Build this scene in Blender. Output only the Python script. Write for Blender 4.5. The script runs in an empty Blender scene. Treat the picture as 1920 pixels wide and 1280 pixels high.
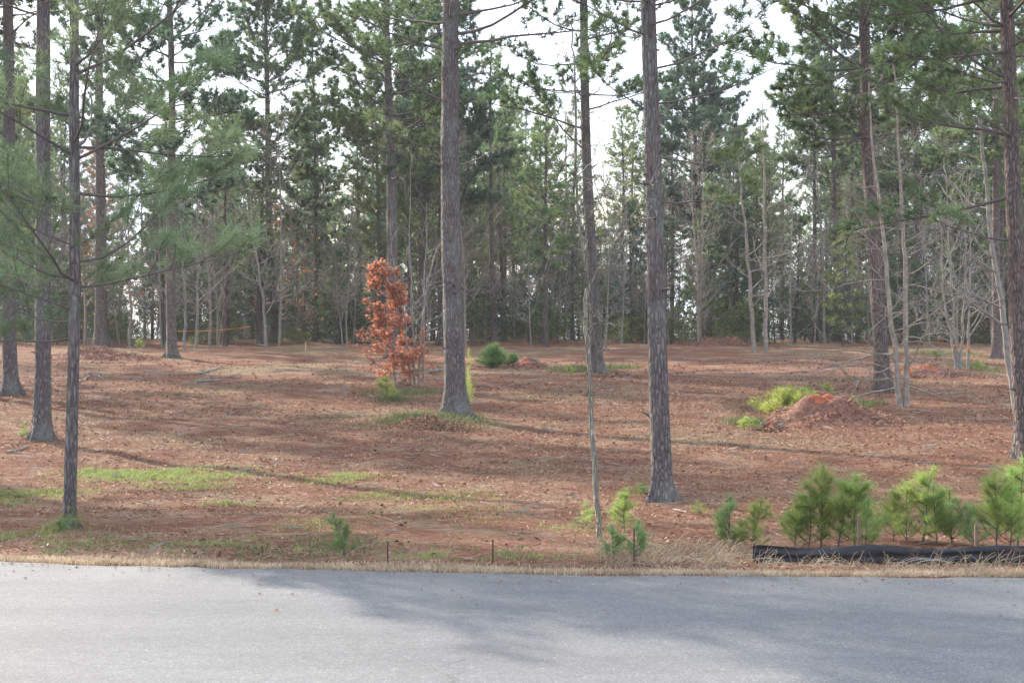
import bpy, math, numpy as np
from mathutils import Vector
R = math.radians
PI = math.pi
# ------------------------------------------------------------------ camera, world, sun, exposure
sc = bpy.context.scene
COL = sc.collection
F = 2955.0 / 1920.0                      # focal length as a share of the picture width
EYE = 1.6
cam = bpy.data.cameras.new('camera')
cam.sensor_width = 36.0
cam.lens = 36.0 * F
cam.clip_end = 3000
camo = bpy.data.objects.new('camera', cam)
COL.objects.link(camo)
camo.location = (0, 0, EYE)
camo.rotation_euler = (R(90), 0, 0)
sc.camera = camo
SUN_EL, SUN_AZ = R(30), R(-43)           # azimuth measured from +Y towards +X
w = bpy.data.worlds.new('World')
sc.world = w
w.use_nodes = True
nt = w.node_tree
nt.nodes.clear()
wo = nt.nodes.new('ShaderNodeOutputWorld')
bg = nt.nodes.new('ShaderNodeBackground')
sky = nt.nodes.new('ShaderNodeTexSky')
sky.sky_type = 'NISHITA'
sky.sun_disc = False
sky.sun_elevation = SUN_EL
sky.sun_rotation = SUN_AZ
sky.dust_density = 2.0
sky.air_density = 1.2
tc = nt.nodes.new('ShaderNodeTexCoord')
mp = nt.nodes.new('ShaderNodeMapping')
mp.inputs['Scale'].default_value = (1, 1, 3.2)
cn = nt.nodes.new('ShaderNodeTexNoise')
cn.inputs['Scale'].default_value = 2.6
cn.inputs['Detail'].default_value = 8
cr = nt.nodes.new('ShaderNodeMapRange')
cr.inputs['From Min'].default_value = 0.36
cr.inputs['From Max'].default_value = 0.6
cm = nt.nodes.new('ShaderNodeMix')
cm.data_type = 'RGBA'
cm.inputs['B'].default_value = (8.9, 9.9, 11.6, 1)
nt.links.new(tc.outputs['Generated'], mp.inputs['Vector'])
nt.links.new(mp.outputs[0], cn.inputs['Vector'])
nt.links.new(cn.outputs['Fac'], cr.inputs['Value'])
nt.links.new(cr.outputs[0], cm.inputs['Factor'])
nt.links.new(sky.outputs[0], cm.inputs['A'])
nt.links.new(cm.outputs['Result'], bg.inputs['Color'])
bg.inputs['Strength'].default_value = 0.122
nt.links.new(bg.outputs[0], wo.inputs['Surface'])
sl = bpy.data.lights.new('sun', 'SUN')
sl.energy = 5.0
sl.angle = R(1.2)
sl.color = (1.0, 0.90, 0.77)
so = bpy.data.objects.new('sun', sl)
COL.objects.link(so)
sd = Vector((math.sin(SUN_AZ) * math.cos(SUN_EL), math.cos(SUN_AZ) * math.cos(SUN_EL), math.sin(SUN_EL)))
so.rotation_euler = sd.to_track_quat('Z', 'Y').to_euler()
so.location = (-30, 30, 30)
sc.view_settings.view_transform = 'Standard'
sc.view_settings.look = 'None'
sc.view_settings.exposure = 1.08
sc.view_settings.gamma = 1
sc.view_settings.use_curve_mapping = False
sc.cycles.max_bounces = 6
sc.cycles.diffuse_bounces = 3
sc.cycles.transmission_bounces = 3
sc.cycles.volume_bounces = 0

# ------------------------------------------------------------------ noise and terrain
def _hash(ix, iy, s):
    n = (ix * 374761393 + iy * 668265263 + s * 1442695041) & 0xffffffff
    n = ((n ^ (n >> 13)) * 1274126177) & 0xffffffff
    return ((n ^ (n >> 16)) & 0xffff) / 65535.0

def vnoise(x, y, s=0):
    x = np.asarray(x, float); y = np.asarray(y, float)
    ix = np.floor(x).astype(np.int64); iy = np.floor(y).astype(np.int64)
    fx = x - ix; fy = y - iy
    fx = fx * fx * (3 - 2 * fx); fy = fy * fy * (3 - 2 * fy)
    a = _hash(ix, iy, s); b = _hash(ix + 1, iy, s); c = _hash(ix, iy + 1, s); d = _hash(ix + 1, iy + 1, s)
    return (a + (b - a) * fx) * (1 - fy) + (c + (d - c) * fx) * fy

def fbm(x, y, s=0, o=4):
    r = 0; a = 0.5
    for i in range(o):
        r = r + a * vnoise(x * 2 ** i, y * 2 ** i, s + i * 17); a *= 0.5
    return r

PY = np.array([-600, 0, 3.0, 11.0, 12, 13.5, 15, 18, 22, 30, 40, 55, 70, 90, 130, 250, 600])
PZ = np.array([-2., -.02, 0, 0, -.05, -.11, -.15, -.20, -.11, .13, .585, 1.23, 1.60, 1.72, 0.6, -3.0, -6.])

def road_edge(x):
    x = np.asarray(x, float)
    xc = np.clip(x, -6, 5)
    sl_ = np.where(x < -6, -0.105 + .032 * -6, np.where(x > 5, -0.105 + .032 * 5, 0))
    return 10.87 - 0.105 * xc + 0.016 * xc ** 2 + sl_ * (x - xc)

MOUNDS = []                                # (x, y, rx, ry, h) low swells of litter round tree feet

def terrain(x, y):
    x = np.asarray(x, float); y = np.asarray(y, float)
    yy = y + (10.95 - road_edge(x)) * np.clip(1 - (y - 11) / 8, 0, 1) * (y > 8)
    z = np.interp(yy, PY, PZ)
    off = np.clip((yy - 11.0) / 2.5, 0, 1)
    z = z + off * ((fbm(x / 9, y / 9, 3) - .47) * .30 * np.clip((y - 12) / 25, 0, 1)
                   + (fbm(x / 1.7, y / 1.7, 9) - .47) * .17 + (fbm(x / .45, y / .45, 21, 2) - .4) * .035)
    for mx, my, rx, ry, h in MOUNDS:
        z = z + h * np.exp(-((x - mx) / rx) ** 2 - ((y - my) / ry) ** 2)
    return z

def tz(x, y):
    return float(terrain(np.array([x]), np.array([y]))[0])

_ys = np.arange(11.0, 95, .04)
def ground_at(px, row):
    xs = (px - 960) / 2955.0 * _ys
    zs = terrain(xs, _ys)
    rows = 640 + (EYE - zs) / _ys * 2955
    k = np.argmax(rows <= row)
    if rows[k] > row: k = len(_ys) - 1
    return float(xs[k]), float(_ys[k]), float(zs[k])

def wpt(px, row, d):
    return np.array([(px - 960) / 2955.0 * d, d, EYE + (640 - row) / 2955.0 * d])

for (px, row, rx, ry, h) in [(855, 782, .75, .8, .10), (790, 795, .9, .7, .13), (760, 725, 1.2, .9, .10), (1120, 702, .8, .8, .10),
                             (78, 824, .7, .7, .08), (20, 740, .7, .7, .08), (1243, 937, .35, .35, .03), (130, 990, .35, .35, .04),
                             (1655, 735, .8, .8, .08), (1760, 700, 1.6, 1.2, .22), (322, 668, 1, 1, .1), (515, 642, 1.2, 1.2, .1)]:
    gx, gy, _ = ground_at(px, row)
    MOUNDS.append((gx, gy, rx, ry, h))

# ------------------------------------------------------------------ mesh helpers
class MB:
    def __init__(s):
        s.v = []; s.li = []; s.lt = []; s.mi = []; s.n = 0
    def add(s, v, f, k, m=0):               # f: (n,k) indices local
        v = np.asarray(v, float).reshape(-1, 3); f = np.asarray(f, np.int64)
        s.v.append(v); s.li.append((f + s.n).ravel()); s.lt.append(np.full(len(f), k)); s.mi.append(np.full(len(f), m)); s.n += len(v)
    def tube(s, pts, rad, sides=5, m=0, cap=False, rfun=None):
        pts = np.asarray(pts, float); n = len(pts); rad = np.asarray(rad, float)
        t = np.gradient(pts, axis=0); t /= np.linalg.norm(t, axis=1)[:, None] + 1e-9
        mt = np.abs(t.mean(0)); ref = np.zeros(3); ref[np.argmin(mt)] = 1
        u = np.cross(t, ref); u /= np.linalg.norm(u, axis=1)[:, None] + 1e-9
        vv = np.cross(t, u)
        a = np.arange(sides) * 2 * PI / sides
        rr = rad[:, None] * np.ones((1, sides))
        if rfun is not None: rr = rfun(rr, a)
        P = pts[:, None, :] + rr[:, :, None] * (np.cos(a)[None, :, None] * u[:, None, :] + np.sin(a)[None, :, None] * vv[:, None, :])
        i = np.arange(n - 1)[:, None] * sides; j = np.arange(sides)[None, :]; j2 = (j + 1) % sides
        q = np.stack([i + j, i + j2, i + sides + j2, i + sides + j], -1).reshape(-1, 4)
        s.add(P.reshape(-1, 3), q[:, ::-1], 4, m)
        if cap:
            s.add(P[-1], [list(range(sides))][0:1], sides, m); s.add(P[0], [list(range(sides))[::-1]], sides, m)
    def mesh(s, name, mats, smooth=True):
        me = bpy.data.meshes.new(name)
        if s.n == 0: return me
        v = np.concatenate(s.v); li = np.concatenate(s.li); lt = np.concatenate(s.lt); mi = np.concatenate(s.mi)
        me.vertices.add(len(v)); me.vertices.foreach_set('co', v.astype(np.float32).ravel())
        me.loops.add(len(li)); me.loops.foreach_set('vertex_index', li.astype(np.int32))
        me.polygons.add(len(lt)); st = np.concatenate([[0], np.cumsum(lt)[:-1]])
        me.polygons.foreach_set('loop_start', st.astype(np.int32))
        me.polygons.foreach_set('loop_total', lt.astype(np.int32))
        me.polygons.foreach_set('material_index', mi.astype(np.int32))
        me.polygons.foreach_set('use_smooth', np.full(len(lt), smooth))
        for mm in mats: me.materials.append(mm)
        me.update(calc_edges=True)
        return me

def link(name, data, parent=None, loc=None):
    o = bpy.data.objects.new(name, data)
    COL.objects.link(o)
    if parent is not None: o.parent = parent
    if loc is not None: o.location = loc
    return o

def tag(o, label, cat, group=None, kind=None):
    if label: o['label'] = label
    if cat: o['category'] = cat
    if group: o['group'] = group
    if kind: o['kind'] = kind
    return o

def thing(name, label, cat, loc=(0, 0, 0), rz=0, group=None):
    o = link(name, None, None, loc); o.rotation_euler.z = rz
    return tag(o, label, cat, group)

KIDS = {}
def copy_thing(root, loc, rz, scale, label=None, group=None):
    c = root.copy(); COL.objects.link(c)
    c.location = loc; c.rotation_euler = (0, 0, rz); c.scale = scale
    if label: c['label'] = label
    if group: c['group'] = group
    for ch in KIDS[root.name]:
        d = ch.copy(); COL.objects.link(d); d.parent = c
    return c

# ------------------------------------------------------------------ materials
def mat(name):
    m = bpy.data.materials.new(name); m.use_nodes = True
    n = m.node_tree.nodes; l = m.node_tree.links
    return m, n, l, n['Principled BSDF']

def noise(n, l, vec, scale, detail=4, rough=.55):
    t = n.new('ShaderNodeTexNoise'); t.inputs['Scale'].default_value = scale
    t.inputs['Detail'].default_value = detail; t.inputs['Roughness'].default_value = rough
    if vec is not None: l.new(vec, t.inputs['Vector'])
    return t.outputs['Fac']

def ramp(n, l, fac, stops):
    r = n.new('ShaderNodeValToRGB'); e = r.color_ramp.elements
    while len(e) < len(stops): e.new(.5)
    for el, (p, c) in zip(e, stops):
        el.position = p; el.color = (*c, 1) if len(c) == 3 else c
    l.new(fac, r.inputs['Fac']); return r.outputs['Color']

def mix(n, l, fac, a, b, mode='MIX'):
    m = n.new('ShaderNodeMix'); m.data_type = 'RGBA'; m.blend_type = mode
    for k, v in (('Factor', fac), ('A', a), ('B', b)):
        if isinstance(v, (int, float)): m.inputs[k].default_value = v
        elif isinstance(v, tuple): m.inputs[k].default_value = (*v, 1)
        else: l.new(v, m.inputs[k])
    return m.outputs['Result']

def objvec(n, l, scale=(1, 1, 1)):
    t = n.new('ShaderNodeTexCoord'); m = n.new('ShaderNodeMapping'); m.inputs['Scale'].default_value = scale
    l.new(t.outputs['Object'], m.inputs['Vector']); return m.outputs[0]

def bark(name, dark, mid, pale, lichen=None, sc_=(1, 1, .24), plate=27):
    m, n, l, b = mat(name)
    v = objvec(n, l, sc_)
    dn = n.new('ShaderNodeTexNoise'); dn.inputs['Scale'].default_value = 9; l.new(v, dn.inputs['Vector'])
    vm = n.new('ShaderNodeVectorMath'); vm.operation = 'MULTIPLY_ADD'; vm.inputs[1].default_value = (.05, .05, .05)
    l.new(dn.outputs['Color'], vm.inputs[0]); l.new(v, vm.inputs[2])
    vo = n.new('ShaderNodeTexVoronoi'); vo.feature = 'DISTANCE_TO_EDGE'; vo.inputs['Scale'].default_value = plate
    l.new(vm.outputs[0], vo.inputs['Vector'])
    c = ramp(n, l, vo.outputs['Distance'], [(0, tuple(x * .6 for x in dark)), (.10, dark), (.22, mid), (.55, pale)])
    nz = noise(n, l, objvec(n, l, (1, 1, .3)), 30, 5)
    c = mix(n, l, .35, c, ramp(n, l, nz, [(.3, dark), (.7, pale)]))
    pt = noise(n, l, objvec(n, l, (1, 1, .35)), 5.5, 5, .65)
    c = mix(n, l, ramp(n, l, pt, [(.50, (0, 0, 0)), (.66, (.5, .5, .5))]), c, (.25, .165, .135))
    oi = n.new('ShaderNodeObjectInfo')
    if lichen:
        big = noise(n, l, objvec(n, l, (1, 1, .5)), 2.2, 5, .7)
        fac = ramp(n, l, big, [(.48, (0, 0, 0)), (.62, (.6, .6, .6))])
        c = mix(n, l, fac, c, lichen)
    hs = n.new('ShaderNodeHueSaturation'); l.new(c, hs.inputs['Color'])
    mr = n.new('ShaderNodeMapRange'); mr.inputs['To Min'].default_value = .8; mr.inputs['To Max'].default_value = 1.2
    l.new(oi.outputs['Random'], mr.inputs['Value']); l.new(mr.outputs[0], hs.inputs['Value'])
    l.new(hs.outputs[0], b.inputs['Base Color'])
    b.inputs['Roughness'].default_value = .9
    bp = n.new('ShaderNodeBump'); bp.inputs['Strength'].default_value = 1; bp.inputs['Distance'].default_value = .09
    ad = n.new('ShaderNodeMath'); ad.operation = 'MULTIPLY_ADD'; ad.inputs[1].default_value = .15
    l.new(nz, ad.inputs[0]); l.new(vo.outputs['Distance'], ad.inputs[2])
    l.new(ad.outputs[0], bp.inputs['Height']); l.new(bp.outputs[0], b.inputs['Normal'])
    return m

def leafy(name, a, bcol, trans=.4, scale=1.5, rough=.55, hue=.02, vr=.25):
    m, n, l, b = mat(name)
    out = n['Material Output']
    v = objvec(n, l)
    c = ramp(n, l, noise(n, l, v, scale, 3), [(.35, a), (.65, bcol)])
    c2 = noise(n, l, v, 14, 2)
    oi = n.new('ShaderNodeObjectInfo')
    hs = n.new('ShaderNodeHueSaturation'); l.new(c, hs.inputs['Color'])
    mr = n.new('ShaderNodeMapRange'); mr.inputs['To Min'].default_value = .5 - hue; mr.inputs['To Max'].default_value = .5 + hue
    l.new(oi.outputs['Random'], mr.inputs['Value']); l.new(mr.outputs[0], hs.inputs['Hue'])
    ml = n.new('ShaderNodeMapRange'); ml.inputs['From Min'].default_value = .3; ml.inputs['From Max'].default_value = .7
    ml.inputs['To Min'].default_value = 1 - vr; ml.inputs['To Max'].default_value = 1 + vr
    l.new(c2, ml.inputs['Value'])
    mv = n.new('ShaderNodeMapRange'); mv.inputs['To Min'].default_value = .78; mv.inputs['To Max'].default_value = 1.28
    wn = n.new('ShaderNodeTexWhiteNoise'); wn.noise_dimensions = '1D'; l.new(oi.outputs['Random'], wn.inputs['W']); l.new(wn.outputs['Value'], mv.inputs['Value'])
    mm_ = n.new('ShaderNodeMath'); mm_.operation = 'MULTIPLY'; l.new(ml.outputs[0], mm_.inputs[0]); l.new(mv.outputs[0], mm_.inputs[1])
    l.new(mm_.outputs[0], hs.inputs['Value'])
    l.new(hs.outputs[0], b.inputs['Base Color'])
    b.inputs['Roughness'].default_value = rough
    b.inputs['Specular IOR Level'].default_value = .35
    tr = n.new('ShaderNodeBsdfTranslucent'); l.new(hs.outputs[0], tr.inputs['Color'])
    mx = n.new('ShaderNodeMixShader'); mx.inputs[0].default_value = trans
    l.new(b.outputs[0], mx.inputs[1]); l.new(tr.outputs[0], mx.inputs[2]); l.new(mx.outputs[0], out.inputs['Surface'])
    return m

def plain(name, c, rough=.8, metal=0, var=.25, scale=12):
    m, n, l, b = mat(name)
    f = noise(n, l, objvec(n, l), scale, 5)
    c0 = tuple(x * (1 - var) for x in c); c1 = tuple(min(1, x * (1 + var)) for x in c)
    l.new(ramp(n, l, f, [(.3, c0), (.7, c1)]), b.inputs['Base Color'])
    b.inputs['Roughness'].default_value = rough; b.inputs['Metallic'].default_value = metal
    return m

M = {}
M['bark'] = bark('pine_bark', (.07, .058, .058), (.17, .145, .145), (.27, .235, .235), (.20, .22, .20))
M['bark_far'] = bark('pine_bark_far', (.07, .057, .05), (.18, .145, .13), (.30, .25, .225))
M['bark_red'] = bark('pine_bark_red', (.07, .05, .045), (.19, .145, .13), (.31, .25, .23))
M['branch'] = plain('branch_bark', (.10, .085, .08))
M['pale'] = plain('pale_smooth_bark', (.36, .33, .28), .75, 0, .35, 9)
M['grey'] = plain('grey_smooth_bark', (.22, .20, .18), .8, 0, .35, 9)
M['greyer'] = plain('light_grey_bark', (.25, .21, .175), .8, 0, .4, 9)
M['dim'] = plain('dull_twig_bark', (.22, .185, .155), .85, 0, .3, 9)
M['sap'] = bark('sapling_bark', (.20, .17, .12), (.42, .37, .28), (.58, .53, .42), (.48, .47, .40), (1, 1, .1), 40)
M['needle'] = leafy('pine_needles', (.108, .168, .085), (.16, .22, .10), .58)
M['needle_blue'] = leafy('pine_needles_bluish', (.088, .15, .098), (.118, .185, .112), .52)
M['needle_near'] = leafy('pine_needles_near', (.155, .235, .13), (.23, .31, .165), .55)
M['needle_far'] = leafy('pine_needles_far', (.13, .19, .085), (.215, .26, .105), .58, hue=.03)
M['needle_young'] = leafy('young_pine_needles', (.28, .38, .11), (.40, .46, .155), .6, hue=.02)
M['needle_yellow'] = leafy('yellow_green_needles', (.34, .40, .10), (.46, .48, .15), .6)
M['needle_dark_young'] = leafy('dark_young_pine_needles', (.16, .26, .10), (.24, .33, .12), .55)
M['russet'] = leafy('russet_leaves', (.30, .12, .065), (.54, .27, .15), .5, 14, .6, .01, .35)
M['myrtle'] = leafy('evergreen_leaves', (.035, .06, .04), (.07, .11, .065), .25, 2)
M['olive'] = leafy('olive_leaves', (.10, .12, .045), (.16, .18, .07), .35, 2)
M['grass'] = leafy('green_grass', (.21, .29, .08), (.32, .39, .13), .5, 8, .6, 0)
M['drygrass'] = leafy('dry_grass', (.34, .26, .17), (.50, .40, .28), .3, 3, .7, 0)
M['strawm'] = leafy('pine_straw', (.20, .085, .055), (.50, .29, .19), .15, 16, .7, 0)
M['litterleaf'] = leafy('fallen_leaves', (.17, .085, .05), (.45, .275, .175), .2, 24, .7, 0)
M['clay'] = plain('red_clay', (.32, .085, .038), .95, 0, .4, 16)
M['dirt'] = plain('brown_dirt', (.17, .075, .05), .95, 0, .5, 14)
M['rust'] = plain('rusty_iron', (.10, .05, .035), .85, 0, .4, 30)
M['stake'] = plain('weathered_stake', (.16, .10, .075), .9, 0, .4, 20)
M['newwood'] = plain('pale_lumber', (.55, .42, .26), .8)
M['ribbon'] = plain('orange_ribbon', (.62, .20, .08), .7, 0, .1)
M['yellow'] = plain('yellow_orange_tag', (.85, .38, .03), .6, 0, .1)

def ground_mat():
    m, n, l, b = mat('forest_floor')
    g = n.new('ShaderNodeNewGeometry'); P = g.outputs['Position']
    big = noise(n, l, P, .22, 4); mid = noise(n, l, P, 1.1, 5); fin = noise(n, l, P, 20, 5, .8)
    mp_ = n.new('ShaderNodeMapping'); mp_.inputs['Scale'].default_value = (1, .5, 1); l.new(P, mp_.inputs['Vector'])
    fib = noise(n, l, mp_.outputs[0], 55, 3, .8)
    base = ramp(n, l, fib, [(.34, (.10, .045, .032)), (.5, (.255, .11, .066)), (.66, (.43, .24, .155))])
    red = ramp(n, l, fin, [(.36, (.11, .048, .034)), (.52, (.24, .10, .058)), (.68, (.39, .20, .125))])
    c = mix(n, l, .5, base, red)
    tan = ramp(n, l, fin, [(.3, (.24, .15, .095)), (.7, (.52, .37, .25))])
    c = mix(n, l, ramp(n, l, mid, [(.47, (0, 0, 0)), (.64, (.75, .75, .75))]), c, tan)
    olive = ramp(n, l, fin, [(.3, (.19, .16, .085)), (.7, (.36, .32, .19))])
    c = mix(n, l, ramp(n, l, big, [(.52, (0, 0, 0)), (.66, (.6, .6, .6))]), c, olive)
    dk = noise(n, l, P, 2.6, 5, .7)
    c = mix(n, l, ramp(n, l, dk, [(.30, (.55, .55, .55)), (.42, (0, 0, 0))]), c, (.10, .055, .042))
    l.new(c, b.inputs['Base Color']); b.inputs['Roughness'].default_value = .95
    b.inputs['Specular IOR Level'].default_value = .15
    bp = n.new('ShaderNodeBump'); bp.inputs['Strength'].default_value = 1; bp.inputs['Distance'].default_value = .07
    ad = n.new('ShaderNodeMath'); ad.operation = 'ADD'; l.new(fin, ad.inputs[0]); l.new(fib, ad.inputs[1])
    l.new(ad.outputs[0], bp.inputs['Height']); l.new(bp.outputs[0], b.inputs['Normal'])
    return m
M['ground'] = ground_mat()

def road_mat():
    m, n, l, b = mat('worn_asphalt')
    g = n.new('ShaderNodeNewGeometry'); P = g.outputs['Position']
    vo = n.new('ShaderNodeTexVoronoi'); vo.inputs['Scale'].default_value = 150; l.new(P, vo.inputs['Vector'])
    sp = n.new('ShaderNodeSeparateColor'); l.new(vo.outputs['Color'], sp.inputs[0])
    c = ramp(n, l, sp.outputs[0], [(0, (.095, .095, .099)), (.45, (.127, .128, .132)), (.8, (.152, .153, .156)), (.94, (.172, .173, .174)), (.985, (.27, .27, .265))])
    mp_ = n.new('ShaderNodeMapping'); mp_.inputs['Scale'].default_value = (.25, 1.6, 1); l.new(P, mp_.inputs['Vector'])
    st = noise(n, l, mp_.outputs[0], 1.3, 5, .6)
    c = mix(n, l, 1.0, c, ramp(n, l, st, [(.3, (.84, .84, .85)), (.7, (1.08, 1.08, 1.07))]), 'MULTIPLY')
    st2 = noise(n, l, P, 9, 6, .7)
    c = mix(n, l, 1.0, c, ramp(n, l, st2, [(.3, (.86, .86, .86)), (.7, (1.1, 1.1, 1.1))]), 'MULTIPLY')
    dv = n.new('ShaderNodeTexNoise'); dv.inputs['Scale'].default_value = 3.5; dv.inputs['Detail'].default_value = 6; l.new(P, dv.inputs['Vector'])
    va = n.new('ShaderNodeVectorMath'); va.operation = 'MULTIPLY_ADD'; va.inputs[1].default_value = (.35, .35, .35); l.new(dv.outputs['Color'], va.inputs[0]); l.new(P, va.inputs[2])
    vc = n.new('ShaderNodeTexVoronoi'); vc.feature = 'DISTANCE_TO_EDGE'; vc.inputs['Scale'].default_value = .28; l.new(va.outputs[0], vc.inputs['Vector'])
    ck = ramp(n, l, vc.outputs['Distance'], [(0, (.55, .55, .55)), (.0035, (0, 0, 0))])
    ckm = mix(n, l, 1.0, ck, ramp(n, l, noise(n, l, P, .5, 3), [(.45, (0, 0, 0)), (.55, (1, 1, 1))]), 'MULTIPLY')
    c = mix(n, l, ckm, c, (.045, .045, .047))
    c = mix(n, l, 1.0, c, ramp(n, l, noise(n, l, P, .7, 4, .6), [(.35, (.92, .92, .92)), (.65, (1.05, 1.05, 1.05))]), 'MULTIPLY')
    l.new(c, b.inputs['Base Color'])
    b.inputs['Roughness'].default_value = .8
    bp = n.new('ShaderNodeBump'); bp.inputs['Strength'].default_value = .6; bp.inputs['Distance'].default_value = .004
    l.new(vo.outputs['Distance'], bp.inputs['Height']); l.new(bp.outputs[0], b.inputs['Normal'])
    return m
M['road'] = road_mat()

def fabric_mat():
    m, n, l, b = mat('black_woven_fabric')
    f = noise(n, l, objvec(n, l, (1, 1, 6)), 6, 5)
    fc = ramp(n, l, f, [(.35, (.010, .010, .013)), (.65, (.030, .030, .036))])
    mud = noise(n, l, objvec(n, l), 7, 5, .7)
    l.new(mix(n, l, ramp(n, l, mud, [(.52, (0, 0, 0)), (.72, (.55, .55, .55))]), fc, (.16, .10, .075)), b.inputs['Base Color'])
    b.inputs['Roughness'].default_value = .75
    return m
M['fabric'] = fabric_mat()

# ------------------------------------------------------------------ ground and road
def grid_mesh(name, xs, ys, zf, m):
    X, Y = np.meshgrid(xs, ys); Z = zf(X, Y)
    nx, ny = len(xs), len(ys)
    i = np.arange(ny - 1)[:, None] * nx; j = np.arange(nx - 1)[None, :]
    q = np.stack([i + j, i + j + 1, i + nx + j + 1, i + nx + j], -1).reshape(-1, 4)
    mb = MB(); mb.add(np.stack([X, Y, Z], -1), q, 4)
    return mb.mesh(name, [m])

def spread(a, b, step, g, far):
    out = [a]; s = step
    v = a
    while v < b: v += step; out.append(v)
    while v < far: step *= g; v += step; out.append(v)
    return out
px_ = np.array(spread(0, 7, .14, 1.035, 600)); px_ = px_[px_ < 600].tolist() + [600]
gxs = np.array([-v for v in px_[::-1]] + px_[1:])
pys = np.array(spread(10.4, 20, .11, 1.018, 600)); pys = pys[pys < 600].tolist() + [600]
gys = np.array([-600, -200, -60, -20, -5, 0, 2, 4, 6, 8, 9.5] + pys)
def gz(x, y):
    return terrain(x, y) - .03 * ((y < road_edge(x) + .02) & (y > 2.5))
ground = link('ground', grid_mesh('ground', gxs, gys, gz, M['ground'])); ground['kind'] = 'structure'
rx = np.concatenate([np.arange(-200, -12, 4), np.arange(-12, 12, .12), np.arange(12, 204, 4)])
mb = MB()
e = road_edge(rx) + (vnoise(rx * 1.3, rx * 0, 5) - .5) * .10 + (vnoise(rx * 7, rx * 0, 6) - .5) * .07
near = 3.4 + 0 * rx - .1 * rx * (np.abs(rx) < 6)
near = np.where(rx < -6, 3.4 + .6 + (-rx - 6) * .297, np.where(rx > 5, 3.4 - .5 + (rx - 5) * .055, near))
T = np.linspace(0, 1, 14)
Xr = np.repeat(rx[None], 14, 0); Yr = near[None] + (e - near)[None] * T[:, None]
Zr = np.full_like(Xr, .004); Zr[-1] = -.025
Zr = Zr + 0.0
nx = len(rx); i = np.arange(13)[:, None] * nx; j = np.arange(nx - 1)[None, :]
q = np.stack([i + j, i + j + 1, i + nx + j + 1, i + nx + j], -1).reshape(-1, 4)
Yr[-2] = Yr[-1] - .03
mb.add(np.stack([Xr, Yr, Zr], -1), q, 4)
road = link('road', mb.mesh('road', [M['road']])); road['kind'] = 'structure'

# ------------------------------------------------------------------ needles, branches, pines
def norm(v): return v / (np.linalg.norm(v, axis=-1, keepdims=True) + 1e-9)

def needles(mb, rng, pos, dr, K, L, wd, m=0, spread_=(18, 78), shoot=.10, droop=.12):
    pos = np.asarray(pos); dr = norm(np.asarray(dr)); N = len(pos)
    if N == 0: return
    th = np.radians(rng.uniform(spread_[0], spread_[1], (N, K)))
    rv = norm(rng.normal(size=(N, K, 3)))
    d = dr[:, None, :]
    perp = norm(np.cross(np.broadcast_to(d, rv.shape), rv))
    nd = d * np.cos(th)[..., None] + perp * np.sin(th)[..., None]
    ln = L * rng.uniform(.7, 1.15, (N, K, 1))
    base = pos[:, None, :] - d * (rng.uniform(0, 1, (N, K, 1)) * shoot)
    tip = base + nd * ln; tip[..., 2] -= droop * ln[..., 0] * rng.uniform(0, 1, (N, K))
    sd_ = norm(np.cross(nd, norm(rng.normal(size=(N, K, 3))))) * wd / 2
    v = np.stack([base - sd_, base + sd_, tip], 2).reshape(-1, 3)
    mb.add(v, np.arange(N * K * 3).reshape(-1, 3), 3, m)

def curve(rng, p0, d0, L, n, lift=0.0, wob=.12):
    pts = [np.array(p0, float)]; d = norm(np.array(d0, float)); st = L / n
    for i in range(n):
        d = norm(d + rng.normal(0, wob, 3) + np.array([0, 0, lift / n]))
        pts.append(pts[-1] + d * st)
    return np.array(pts)

def branch(rng, p0, az, el, L, r0, dens=1.0, lift=.45, leaf_from=.35, sp=.17, wob=.10):
    """one pine limb: poly-lines and tuft positions"""
    lines = []; tp = []; td = []
    d0 = np.array([math.cos(az) * math.cos(el), math.sin(az) * math.cos(el), math.sin(el)])
    n = max(5, int(L * 2.5))
    main = curve(rng, p0, d0, L, n, lift, wob)
    lines.append((main, np.linspace(r0, r0 * .2, n + 1)))
    seg = np.diff(main, axis=0)
    ns = max(3, int(L * 3.4 * dens))
    for k in range(ns):
        t = leaf_from + (1 - leaf_from) * (k + rng.uniform(0, .9)) / ns
        f = t * n; i = min(int(f), n - 1); p = main[i] + seg[i] * (f - i); dm = norm(seg[i])
        side = 1 if k % 2 else -1
        a = side * math.radians(rng.uniform(32, 68))
        h = np.array([dm[0] * math.cos(a) - dm[1] * math.sin(a), dm[0] * math.sin(a) + dm[1] * math.cos(a), dm[2] + rng.uniform(-.1, .4)])
        l2 = (L * .45 * (1.12 - t) + .16) * rng.uniform(.6, 1.2)
        n2 = 3
        s2 = curve(rng, p, h, l2, n2, .4, .14)
        lines.append((s2, np.linspace(r0 * .3, r0 * .1, n2 + 1)))
        m_ = max(1, int(l2 * .75 / sp))
        sg = np.diff(s2, axis=0)
        for q in range(m_ + 1):
            tt = 1 - .72 * q / (m_ + 1)
            ff = tt * n2; ii = min(int(ff), n2 - 1); pp = s2[ii] + sg[ii] * (ff - ii)
            if q == 0:
                tp.append(pp); td.append(norm(sg[-1]) + np.array([0, 0, .25]))
            else:
                tw = norm(norm(sg[ii]) + rng.normal(0, .7, 3) * np.array([1, 1, .45]) + np.array([0, 0, .22]))
                tl = rng.uniform(.06, .22)
                tp.append(pp + tw * tl); td.append(tw)
    tp.append(main[-1]); td.append(norm(seg[-1]) + np.array([0, 0, .2]))
    return lines, tp, td

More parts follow.
